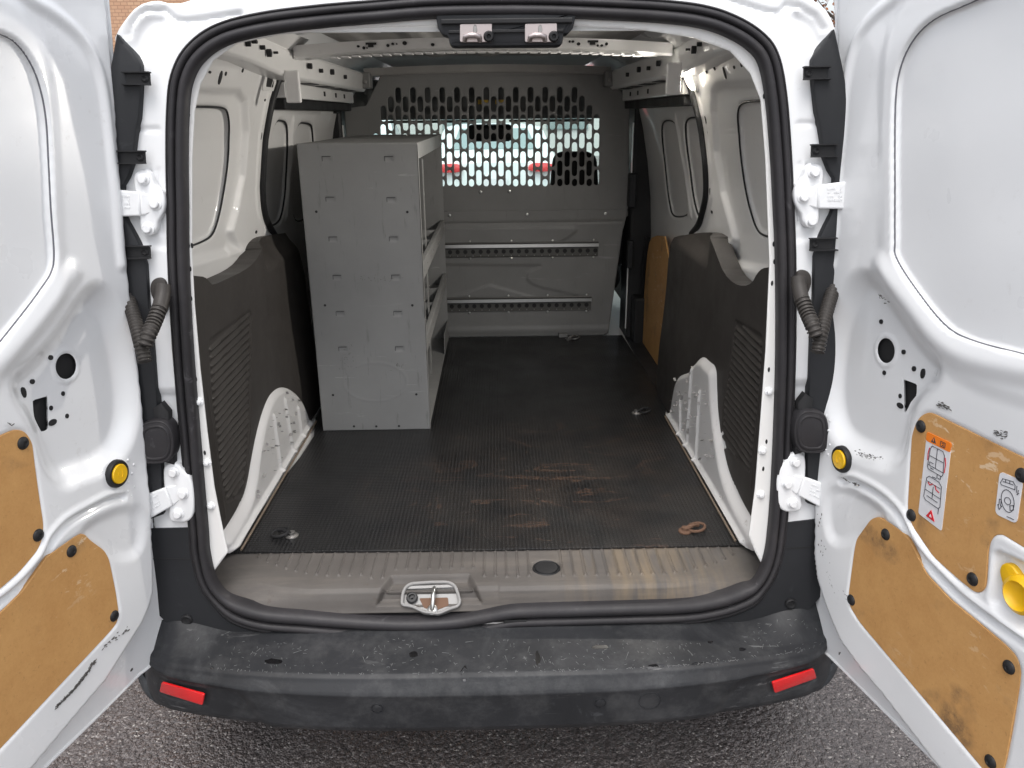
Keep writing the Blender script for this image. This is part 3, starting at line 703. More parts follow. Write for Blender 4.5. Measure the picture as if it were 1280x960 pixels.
mb.each('header_slot', M['dark'], hp_)
# roof skin with stiffening ribs
RF = Bent([(-.09, 1.765), (2.6, 1.765)])
RFp = Plane((0, 0, 1.762), (1, 0, 0), (0, 1, 0), (0, 0, -1))
fe = [('area', [(x-.03, .8), (x+.03, .8), (x+.03, 1.78), (x-.03, 1.78)], .008, .012) for x in (-.40, -.20, 0, .20, .40)]+[('line', [(-.5, 1.68), (.5, 1.68)], .006, .02)]
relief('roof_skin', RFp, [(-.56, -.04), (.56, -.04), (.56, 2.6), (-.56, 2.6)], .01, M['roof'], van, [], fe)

# ---- rear latch housing and strikers
YL = Plane((0, -.090, 0), (1, 0, 0), (0, 0, 1), (0, -1, 0))
po = tr(YL, [(544, 16), (722, 14), (716, 36), (709, 43), (705, 41), (703, 55), (699, 57), (566, 58), (562, 56), (560, 45), (552, 43), (547, 35)])
lh = MB().prism(YL, rounded(po, .004, 3), -.05, 0, .004).build('latch_housing', M['slate'], van, True)
MB().prism(YL, tr(YL, [(561, 38), (704, 36), (704, 40), (561, 42)]), -.001, .004, .001).build('housing_rib', M['black'], lh)
MB().prism(YL, tr(YL, [(552, 24), (715, 22), (715, 29), (552, 31)]), -.001, .007, .002).build('housing_rib', M['black'], lh)
for cx in (595, 676):
    P = lambda x, y, w=0: YL.pt(*YL.inv(x, y), w)
    pl = MB().prism(YL, rounded(tr(YL, [(cx-20, 30), (cx+20, 29), (cx+20, 53), (cx-20, 53)]), .003, 3), 0, .005, .001).build('striker_plate', M['latchm'], lh)
    MB().tube([P(cx-14, 51, .003), P(cx-13, 46, .012), P(cx-8, 45, .016), P(cx-1, 45, .016), P(cx+4, 46, .012), P(cx+5, 51, .003)], .0048, 10).build('striker_loop', M['latchm'], lh, True)
    MB().lathe(P(cx+16, 46, .005), YL.N, [(.0095, 0), (.0095, .002), (.007, .006), (.004, .006), (.003, .002)], 16).build('striker_bolt', M['black'], lh, True)
    MB().lathe(P(cx-1, 37, .005), YL.N, [(.0055, 0), (.0045, .0012), (.002, .0012)], 12, (.7, 1.4)).build('plate_dimple', M['galvd'], lh, True)

# ---- side trims and wheel arches
for s in (-1, 1):
    TP = Plane((s*.605, 0, 0), (0, 1, 0), (0, 0, 1), (-s, 0, 0))
    if s < 0:
        ot = tr(TP, [(236, 344), (246, 345), (256, 346), (262, 352), (266, 357), (285, 348), (306, 338), (318, 328), (328, 312), (336, 299), (344, 295)])+[(.95, 1.185), (.98, .60), (.85, .585)]+tr(TP, [(360, 560), (300, 655), (283, 676), (274, 668)])+[(-.06, .60), (-.06, .9)]
        vent = tr(TP, [(261, 426), (312, 389), (314, 392), (312, 520), (306, 606), (302, 618), (284, 628), (278, 600), (266, 500)])
    else:
        ot = tr(TP, [(975, 332), (963, 334), (953, 335), (946, 342), (940, 354), (930, 358), (918, 355), (905, 342), (897, 322), (890, 303), (884, 292), (872, 290), (850, 293), (838, 298), (834, 340), (829, 420), (823, 496)])+[(.9, .585), (.8, .58)]+tr(TP, [(880, 600), (918, 655), (936, 668), (942, 640)])+[(-.06, .60), (-.06, .9)]
        vent = tr(TP, [(919, 400), (953, 420), (952, 440), (945, 520), (937, 590), (902, 556), (906, 500)])
    vc = rounded(vent, .012, 3); ca = np.array(vc); lo, hi = ca.min(0), ca.max(0)
    fe = [('area', vc, -.004, .006)]
    for k in range(34):
        z = lo[1]-.02+k*.0175
        a = np.array([lo[0]-.05, z]); b = np.array([hi[0]+.05, z+.012])
        # clip the slanted louvre to the vent outline
        q = np.linspace(a, b, 60); m = sdf(q, vc) < -.006
        if m.sum() > 4: q = q[m]; fe.append(('line', [q[0], q[-1]], .0055, .0080))
    fe += [('line', [(lo[0]-.015, hi[1]-.1), (lo[0]-.015, lo[1])], .002, .006), ('area', [(.55, 1.15), (.9, 1.16), (.9, 1.3), (.55, 1.3)], -.012, .05)]
    def roll(u, v, s=s): return -.018*sst((np.asarray(v)-1.12)/.09)*sst((u-.50)/.15)+.012*sst((u-.1)/.5)*sst((1.0-v)/.3)
    relief('side_trim', TP, chaikin(ot, 1), .0035, M['trim'], van, [], fe, solid=.05, base=roll)
    AP = Plane((s*.585, 0, 0), (0, 1, 0), (0, 0, 1), (-s, 0, 0))
    if s < 0:
        oa = tr(AP, [(284, 689), (281, 676), (296, 655), (311, 628), (318, 600), (322, 570), (328, 535), (335, 508), (342, 490), (350, 480), (358, 476), (368, 478), (380, 488), (388, 505), (393, 524), (395, 535)])+[(.80, .575), (.0, .575)]
        ribs = [[(343, 520), (352, 590)], [(357, 500), (368, 575)], [(373, 510), (378, 545)]]
    else:
        oa = tr(AP, [(946, 690), (946, 672), (930, 650), (914, 620), (903, 590), (897, 560), (891, 520), (888, 480), (887, 456), (880, 450), (872, 441), (864, 447), (858, 458), (845, 460), (840, 468), (836, 490), (832, 515)])+[(.86, .575), (-.02, .575)]
        ribs = [[(864, 460), (858, 560)], [(874, 490), (869, 580)], [(850, 500), (850, 545)]]
    oac = np.array(chaikin(oa, 2)); big = oac.copy(); big[:, 1] = np.where(big[:, 1] < .60, .3, big[:, 1]-.016); big[:, 0] = big[:, 0]*.94+.03*.8
    fe = [('area', big, .018, .035)]+[('line', tr(AP, r), .006, .010) for r in ribs]
    fe += [('line', [(-.02, .597), (.25, .60), (.60, .597), (.8, .595)], .010, .012)]
    ar = relief('wheel_arch', AP, oac, .004, M['arch'], van, [], fe, solid=.07, base=lambda u, v: -.020+0*u)
    # scratches on the arch
    mb = MB(); rr = random.Random(11+s)
    for k in range(90):
        u = rr.uniform(.12, .78); v = rr.uniform(.62, .86)
        if inside(np.array([[u, v]]), oac)[0] and sdf(np.array([[u, v]]), oac)[0] < -.03:
            a = rr.uniform(0, 3.1); L = rr.uniform(.002, .009)*rr.random(); wd = .0003
            d = np.array([math.cos(a), math.sin(a)]); n = np.array([-d[1], d[0]]); c = np.array([u, v]); mb.prism(AP, [c-d*L-n*wd, c+d*L-n*wd*.4, c+d*L+n*wd*.4, c-d*L+n*wd], 0, .0075)
    mb.build('paint_scratch', M['galvd2'], ar)['kind'] = 'stuff'
    # brown sealer line where arch meets mat
    MB().tube([(s*.575, y, .588) for y in np.linspace(.0, .80, 12)], .0028, 6).build('floor_mastic', M['sealer'], ar, True)
# tread plate of the right sliding door, and left
for s in (-1, 1):
    MB().box(min(s*.60, s*.70), max(s*.60, s*.70), .90, 1.80, .570, .583).build('door_tread', M['slate'], van, bevel=.003)

# ---- sill trim
SB = Bent([(.004, .579), (-.137, .579), (-.149, .577), (-.157, .570), (-.162, .556), (-.166, .538), (-.168, .532), (-.170, .528)], lambda x: .075*np.clip((np.abs(x)-.36)/.20, 0, 1.3)**2-.004*(x > 0.02))
def sz(x, y): # pixel on the flat of the sill -> (x, distance)
    p = onZ(x, y, .579); yo = SB.yoff(np.array([p[0]]))[0]; return (p[0], .004+yo-p[1])
q0, q1 = sz(483, 712), sz(600, 712)
xa, xb = onZ(488, 730, .579)[0], onZ(585, 728, .579)[0]
xA, xB = onZ(470, 750, .55)[0], onZ(604, 750, .55)[0]
fe = [('area', [(xa, .112), (xb, .112), (xB-.006, .190), (xA+.006, .190)], -.017, .012)]
for k in range(46):
    x = -.555+k*.0247
    if xa-.01 < x < xb+.01: L = .085
    elif x < -.28: L = .075+.03*min(1, (x+.555)/.2)
    else: L = .118
    if abs(x-.125) < .035: continue
    fe.append(('line', [(x, .012), (x, L)], .0034, .0040)); fe.append(('line', [(x, L), (x+.001, L)], .0034, .005))
fe.append(('area', circ(.127, .082, .034, .030), -.003, .004))
_P = SB.P
def _sillP(u, v):
    p = _P(u, v); v = np.asarray(v, float); k = sst((v-.140)/.055); p[:, 1] -= k*SB.yoff(np.asarray(u, float)); return p
SB.P = _sillP
sill = relief('sill_trim', SB, [(-.615, 0), (.615, 0), (.615, SB.d[-1]), (-.615, SB.d[-1])], (.0026, .0026), M['sill'], van, [], fe, solid=.004)
sgn = 1 if SB.Nn([0.], [.05])[0][2] > 0 else -1
if sgn < 0: print('SILL NORMAL FLIPPED')
MB().lathe(onZ(683, 710, .579), (0, 0, 1), [(.031, -.003), (.031, .000), (.029, .0018), (.0265, -.001), (.0255, -.001), (.0245, .0022), (.018, .003), (.001, .003)], 28).build('sill_plug', M['black'], sill, True)
# latch well in the sill
LW = Plane((0, -.163, .556), (1, 0, 0), (0, .78, .63), (0, -.63, .78))
wp = tr(LW, [(503, 742), (506, 734), (513, 729), (540, 727), (560, 727), (568, 731), (572, 740), (575, 752), (572, 757), (562, 760), (548, 766), (530, 764), (515, 757), (502, 755)])
wl_ = MB().prism(LW, rounded(wp, .004, 3), -.03, -.012).build('latch_well', M['well'], van, False)
MB().tube([LW.pt(a, b, -.004) for a, b in rounded(wp, .006, 4)], .0035, 8, closed=True).build('well_rim', M['well'], wl_, True)
MB().prism(LW, rounded(tr(LW, [(524, 748), (560, 747), (561, 757), (545, 763), (530, 760)], -.012), .003, 2), -.0125, -.011).build('well_floor', M['rust'], wl_)
MB().prism(LW, rounded(tr(LW, [(511, 733), (566, 731), (568, 735), (509, 737)], -.010), .002, 2), -.012, -.006, .001).build('well_lip', M['well'], wl_)
P = lambda x, y, w=0: LW.pt(*LW.inv(x, y, w), w)
MB().lathe(P(515, 747, -.006), LW.N, [(.0125, -.004), (.0125, .001), (.010, .003), (.007, .003), (.006, -.002), (.003, -.002), (.002, .003)], 18).build('well_plug', M['black'], wl_, True)
MB().tube([P(543, 735, -.010), P(542.5, 736, .002), P(542, 742, .008), P(541, 752, .008), P(540.5, 759, .002), P(540, 762, -.010)], .0048, 10).build('striker_loop', M['galv'], wl_, True)
MB().lathe(P(540.5, 762, -.010), LW.N, [(.011, -.004), (.011, .001), (.006, .004)], 14).build('striker_foot', M['galv'], wl_, True)

# ---- tie-down rings
def tie(px, py, dirx, diry, mat, boltm, r=.021):
    c = onZ(px, py, .590)
    t_ = MB(); q = []
    for k in range(13):
        a = math.pi*2*k/12; q.append(c+np.array([dirx*.024+r*1.25*math.cos(a), diry*.02+r*math.sin(a), .006+.004*math.sin(a+1)]))
    t_.tube(q[:-1], .0036, 8, closed=True).tube([c+np.array([-dirx*.004, -.006, .004]), c+np.array([dirx*.018, .004, .011]), c+np.array([dirx*.03, .01, .006])], .0052, 8)
    o = t_.build('tie_down_ring', mat, van, True)
    MB().lathe(c+np.array([-dirx*.004, -.002, -.004]), (0, 0, 1), [(.016, 0), (.016, .003), (.010, .006), (.0085, .006), (.0085, .012), (.004, .013)], 12).build('ring_bolt', boltm, o)
tie(363, 668, -1, 0, M['black'], M['galvd'], .017); tie(858, 662, 1, 0, M['rust'], M['rust'], .016); tie(797, 515, 1, 0, M['black'], M['galvd'], .015); tie(712, 423, 1, -.2, M['galvd'], M['galvd'], .016)

# ---- bumper
def bump_y(x): a = np.abs(x); return .075*(np.clip(a, 0, .68)/.68)**3+.20*np.clip((a-.66)/.14, 0, 1.4)**2
BP = [(.17, .530), (.150, .506), (.12, .499), (.03, .486), (.008, .482), (0, .477), (-.004, .470), (-.015, .453), (-.018, .446), (-.016, .436), (-.008, .36), (0, .345), (.02, .335), (.07, .332)]
class BumpSurf(Bent):
    def P(s, u, v):
        u = np.asarray(u, float); y = np.interp(v, s.d, s.pr[:, 0]); z = np.interp(v, s.d, s.pr[:, 1])
        o = bump_y(u); k = np.clip((y+.02)/.17, 0, 1); o = o*(1-k*.75)
        return np.stack([u*(1+.02*np.clip((.44-z)/.1, 0, 1)), -.315+y+o, z+.058*sst((np.abs(u)-.53)/.16)*np.clip((y-.03)/.12, 0, 1)-.018*(np.abs(u)/.75)**2*np.clip((z-.44)/.03, 0, 1)+.006*(np.abs(u)/.75)**2], 1)
BS = BumpSurf([(a, b) for a, b in BP])
dface = BS.d[9]
fe = []
for s in (-1, 1):
    fe.append(('area', rounded([(s*.50, BS.d[8]+.006), (s*.9, BS.d[8]-.012), (s*.9, BS.d[-1]), (s*.42, BS.d[-1])], .05), -.006, .03))
    fe.append(('area', rounded([(s*.572, dface+.012), (s*.692, dface+.010), (s*.692, dface+.056), (s*.58, dface+.058)], .006), -.003, .006))
bmp = relief('rear_bumper', BS, [(-.80, 0), (.80, 0), (.80, BS.d[-1]), (-.80, BS.d[-1])], (.005, .0025), M['bumper'], van, [], fe, solid=.004)
for s in (-1, 1):
    q = rounded([(s*.578, dface+.014), (s*.674, dface+.006), (s*.682, dface+.036), (s*.584, dface+.045)], .004, 3)
    MB().prism(BS, q, 0, (.004 if BS.Nn([0.], [dface+.03])[0][1] < 0 else -.004), .0015).build('reflector', M['red'], bmp, True)
wv = 1 if BS.Nn([0.], [dface+.03])[0][1] < 0 else -1
def ring(sf, u, v, r, t, w0, w1, mat, name, parent):
    n = 28; V = []; F = []
    for rr_, w in ((r, w0), (r, w1), (r-t, w1), (r-t, w0)): V += [sf.pt(u+rr_*math.cos(2*math.pi*k/n), v+rr_*math.sin(2*math.pi*k/n), w) for k in range(n)]
    F = [(i*n+k, i*n+(k+1) % n, ((i+1) % 4)*n+(k+1) % n, ((i+1) % 4)*n+k) for i in range(4) for k in range(n)]
    return MB().add(V, F).build(name, mat, parent)
for px, py in ((473, 883), (749, 876)):
    x = onY(px, py, -.32)[0]; z = onY(px, py, -.32)[2]; v = np.interp(z, BS.pr[::-1, 1], BS.d[::-1])
    sn = MB().prism(BS, circ(x, v, .0095, n=20), 0, wv*.0015, .0006).build('parking_sensor', M['bumper'], bmp, True)
    ring(BS, x, v, .0125, .0012, 0, wv*.0012, M['slate'], 'sensor_ring', bmp)
p = onY(811, 876, -.32); v = np.interp(p[2], BS.pr[::-1, 1], BS.d[::-1]); ring(BS, p[0], v, .0225, .0011, 0, wv*.0009, M['slate'], 'towing_eye_cover', bmp)
# worn-through and wet marks on the step
mb = MB(); mb2 = MB(); rr = random.Random(5)
def stepv(px, py):
    p = onZ(px, py, .492); o = bump_y(np.array([p[0]]))[0]; yy = (p[1]+.315)
    # invert the profile numerically
    vs = np.linspace(BS.d[1], BS.d[4], 60); P_ = BS.P(np.full(60, p[0]), vs); i = np.argmin(abs(P_[:, 1]-p[1])); return p[0], vs[i]
for px, py, a, b in [(341, 822, .020, .008), (580, 838, .007, .018), (672, 820, .006, .019), (750, 808, .020, .006), (820, 830, .020, .007), (875, 826, .016, .004), (517, 817, .010, .008), (928, 806, .008, .006), (260, 833, .004, .003), (888, 800, .006, .004)]:
    u, v = stepv(px, py); pts = [(u+a*math.cos(t_)*rr.uniform(.75, 1.1), v+b*math.sin(t_)*rr.uniform(.75, 1.1)) for t_ in np.linspace(0, 6.28, 14)[:-1]]
    mb.prism(BS, pts, 0, wv*.0006)
mb.each('worn_patch', M['wet'], bmp)
for k in range(420):
    cx = rr.choice([300, 350, 480, 540, 640, 720, 790, 850, 940, 990]); px, py = rr.gauss(cx, 30), rr.uniform(800, 842)
    if px > 930: py -= 18
    u, v = stepv(px, py); a = rr.uniform(-.6, .6)+rr.choice([0, 1.5]); L = rr.uniform(.0007, .004)*(3 if rr.random() < .07 else 1); w_ = .00035; d = np.array([math.cos(a), math.sin(a)]); n = np.array([-d[1], d[0]]); c = np.array([u, v])
    mb2.prism(BS, [c-d*L-n*w_, c+d*L, c+d*L+n*w_*.5, c-d*L+n*w_], 0, wv*.0005)
mb2.build('scratch', plain('scratch_grey', (.17, .17, .17), .7), bmp)['kind'] = 'stuff'
# black body ends beside the opening, above the bumper
for s in (-1, 1):
    CP = Plane(REAR.o-REAR.N*.006, REAR.U, REAR.V, REAR.N)
    side = sorted([tuple(p) for p in sp if s*p[0] > .40 and p[1] < .19], key=lambda p: -p[1])
    low = [(s*-1*a, b) for a, b in tr(REAR, [(330, 800), (285, 799), (250, 796), (226, 789), (208, 776), (196, 764)])]; q = [rz(s*.73, .735)]+side+[rz(s*.40, .49)]+low+[rz(s*.74, .60)]
    c_ = MB().prism(CP, q, -.03, .010).build('corner_cladding', M['slate'], van, True)
    MB().prism(CP, [rz(s*.73, .668), rz(s*.60, .663), rz(s*.60, .666), rz(s*.73, .671)], .008, .0108).build('cladding_joint', M['dark'], c_)
    b = onY(*((235, 772) if s < 0 else (987, 752)), -.17)
    MB().lathe(b-np.array([0, .006, 0]), (0, -1, 0), [(.012, -.01), (.012, .003), (.009, .005), (.005, .003), (.004, .003)], 14).build('cladding_screw', M['black'], c_, True)
    MB().prism(CP, [rz(s*.74, .80), rz(s*.60, .80), rz(s*.60, .745), rz(s*.74, .745)], -.03, .002).build('hinge_recess', M['dark'], van)
MB().box(-.60, .60, -.165, -.15, .46, .512).build('lower_back_panel', M['slate'], van, bevel=.003)
MB().tube([(-.02, -.182, .507), (.12, -.184, .509), (.30, -.184, .509), (.44, -.180, .510)], .0032, 6).build('release_cable', M['galvd'], van, True)
MB().box(.03, .08, -.188, -.17, .497, .516).build('cable_clip', M['dark'], van, bevel=.002)

# ---- lamp housings, hinges, boots, conduits
for s in (-1, 1):
    mp = (lambda l: l) if s < 0 else (lambda l: [(-a, b) for a, b in l])
    hs_ = mp(tr(REAR, [(150, 44), (160, 55), (172, 69), (180, 82), (181, 96), (180, 120), (178, 148), (175, 160), (172, 185), (170, 205), (164, 222), (158, 232), (158, 262), (163, 276), (172, 292), (181, 309), (187, 330), (190, 380), (195, 425), (199, 480), (202, 522), (205, 560), (207, 640), (150, 660), (120, 400), (128, 200), (140, 100)]))
    lhs = MB().prism(REAR, hs_, -.01, .016, .005).build('lamp_housing', M['slate'], van, True)
    for y, xx in ((100, 184), (197, 178), (314, 184)):
        br = mp(tr(REAR, [(xx-20, y-7), (xx+9, y-8), (xx+10, y+8), (xx-20, y+8)]))
        k = MB().prism(REAR, br, .016, .020).build('housing_bracket', M['black'], lhs, bevel=.001)
        u, v = mp(tr(REAR, [(xx+3, y)]))[0]
        MB().lathe(REAR.pt(u, v, .020), REAR.N, [(.0065, -.001), (.0065, .0015), (.004, .003), (.002, .001)], 10).build('housing_screw', M['dark'], lhs)
        for dy in (-7.5, 7.5):
            a_ = mp(tr(REAR, [(xx-24, y+dy-.8), (xx+10, y+dy-.8), (xx+10, y+dy+.8), (xx-24, y+dy+.8)])); MB().prism(REAR, a_, .016, .028).build('bracket_rib', M['black'], lhs)
    def hinge(outline, bolts, arm, armend):
        o = chaikin(mp(tr(REAR, outline, .012)), 2)
        h = MB().prism(REAR, o, 0, .016, .005, 3).build('door_hinge', M['paint'], van, True)
        a = mp(tr(REAR, arm, .02)); V = [REAR.pt(*a[0], .008), REAR.pt(*a[1], .008), REAR.pt(*a[2], .008), REAR.pt(*a[3], .008)]
        e = armend; mbb = MB(); n = 6; top = []; bot = []
        A0, B0 = REAR.pt(*a[0], .022), REAR.pt(*a[3], .022); A1, B1 = REAR.pt(*a[1], .030), REAR.pt(*a[2], .030)
        nn = REAR.N*.010
        mbb.add([A0, A1, B1, B0, A0-nn, A1-nn, B1-nn, B0-nn], [(0, 1, 2, 3), (4, 7, 6, 5), (0, 4, 5, 1), (1, 5, 6, 2), (2, 6, 7, 3), (3, 7, 4, 0)])
        # gusset
        A2, B2 = REAR.pt(*a[4], .014), REAR.pt(*a[5], .014)
        mbb.add([A0, B0, B2, A2, A0-nn, B0-nn, B2-nn, A2-nn], [(0, 1, 2, 3), (4, 7, 6, 5), (0, 4, 5, 1), (1, 5, 6, 2), (2, 6, 7, 3), (3, 7, 4, 0)])
        am = mbb.build('hinge_arm', M['paint'], h, True, bevel=.003, autosm=50)
        mk = MB(); rr = random.Random(2)      # cast marks, too small to read
        for r_ in range(4):
            for c_ in range(7):
                if rr.random() < .25: continue
                f = .22+.50*c_/7; g_ = .22+.58*r_/4; p = A1*(1-f)*(1-g_)+A0*f*(1-g_)+B1*(1-f)*g_+B0*f*g_
                p = p+REAR.N*.0006; mk.box(p[0]-.0012, p[0]+.0010, p[1]-.0006, p[1]+.0006, p[2]-.0018*rr.uniform(.5, 1), p[2]+.0018)
        mk.build('cast_mark', M['paint'], h)['kind'] = 'stuff'
        for b in bolts:
            u, v = mp(tr(REAR, [b], .02))[0]
            MB().lathe(REAR.pt(u, v, .0155), REAR.N, [(.0125, 0), (.012, .002), (.0085, .0035), (.008, .009), (.0065, .0105), (.002, .0105)], 12).build('hinge_bolt', M['paint'], h, True)
    hinge([(167.5, 228), (168, 217), (174, 212), (183, 211), (190, 217), (193, 227), (196, 233), (203, 238), (207, 248), (206.5, 261), (202, 271), (198, 277), (197.5, 286), (193, 293), (185, 295), (178, 290), (175, 282), (175, 270), (171, 255), (169, 240)],
          [(178, 224), (193, 255), (184, 286)], [(175, 240), (140, 236), (140, 271), (176, 270), (190, 244), (190, 266)], None)
    hinge([(204, 586), (208, 580), (216, 577), (224, 580), (230, 588), (240, 596), (244, 620), (242, 652), (215, 653), (211, 645), (212, 630), (206, 615)],
          [(216, 591), (228, 618), (222, 643)], [(207, 609), (178, 619), (180, 652), (216, 632), (224, 606), (226, 626)], None)
    # rubber boot of the door check
    bt = mp(tr(REAR, [(176, 529), (196, 525), (207, 529), (214, 540), (216, 558), (214, 572), (207, 581), (190, 583), (176, 582), (170, 570), (170, 540)], .04))
    bo = chaikin(bt, 2); boot = MB().prism(REAR, bo, .0, .034, .010, 3).build('door_check_boot', M['seal'], van, True)
    c = np.array(bo).mean(0)
    for k, f in enumerate((.90, .72)):
        q = c+(np.array(bo)-c)*f; MB().tube([REAR.pt(a, b, .031+.002*k) for a, b in q], .0030, 8, closed=True).build('boot_fold', M['seal'], boot, True)
    MB().prism(REAR, mp(tr(REAR, [(196, 508), (206, 500), (216, 512), (216, 560), (222, 566), (222, 577), (205, 572), (198, 520)])), .002, .02, .003).build('check_bracket', M['dark'], van, True)
    # corrugated conduit
    def corr(P0, n, r, name):
        C = catmull(P0, n); L = np.r_[0, np.cumsum(np.linalg.norm(np.diff(C, axis=0), axis=1))]; N_ = int(L[-1]/.0011); t_ = np.linspace(0, L[-1], N_)
        C2 = np.stack([np.interp(t_, L, C[:, i]) for i in range(3)], 1); rad = r*(1+.13*np.sign(np.sin(t_/.0078*2*math.pi)))
        return MB().tube(list(C2), list(rad), 14).build(name, M['trim'], van, True, autosm=70)
    Q = lambda x, y, v: onY(x, y, v)*np.array([-s if s > 0 else 1, 1, 1]) if s > 0 else onY(x, y, v)
    gm = MB().prism(REAR, mp(chaikin(tr(REAR, [(190, 362), (191, 352), (198, 346), (207, 347), (212, 356), (213, 380), (210, 392), (204, 388), (193, 372)]), 2).tolist()), 0, .012, .004).build('conduit_grommet', M['trim'], van, True)
    MB().tube(catmull([Q(204, 356, -.155), Q(203, 370, -.165), Q(199, 388, -.185)], 6), .0135, 14).build('conduit_elbow', M['trim'], van, True)
    corr([Q(200, 384, -.182), Q(193, 402, -.205), Q(186, 418, -.23), Q(181, 432, -.24)], 8, .0125, 'corrugated_conduit')
    corr([Q(160, 372, -.13), Q(168, 398, -.175), Q(175, 425, -.215), Q(181, 452, -.235)], 8, .0115, 'corrugated_conduit')
#@@DOORS
# ---- rear doors
def chips(sf, line, n, spread, size, name, parent, seed, w=.0006, follow=.7):
    rr = random.Random(seed); p = np.array(line, float); L = np.r_[0, np.cumsum(np.linalg.norm(np.diff(p, axis=0), axis=1))]; mb = MB()
    for k in range(n):
        t_ = rr.uniform(0, L[-1]); c = np.array([np.interp(t_, L, p[:, 0]), np.interp(t_, L, p[:, 1])])+np.array([rr.gauss(0, spread), rr.gauss(0, spread)])
        i = min(len(p)-2, int(np.searchsorted(L, t_, 'right')-1)); d = p[i+1]-p[i]; a = math.atan2(d[1], d[0])+rr.gauss(0, 1-follow)
        l = rr.uniform(.25, 1)*size; h = l*rr.uniform(.12, .38); m = rr.randint(5, 7)
        q = []
        for j in range(m):
            b = 2*math.pi*j/m; e = rr.uniform(.6, 1.15); x, y = l*math.cos(b)*e, h*math.sin(b)*e; q.append(c+np.array([x*math.cos(a)-y*math.sin(a), x*math.sin(a)+y*math.cos(a)]))
        mb.prism(sf, q, w-.001, w)
    o = mb.build(name, M['chip'], parent); o['kind'] = 'stuff'; return o
def pin(sf, uv, parent, w):
    return MB().lathe(sf.pt(*uv, w), sf.N, [(.0108, 0), (.0106, .0012), (.0085, .0036), (.0035, .0048), (.0032, .0040), (.001, .0040)], 20).build('push_pin', M['black'], parent, True)

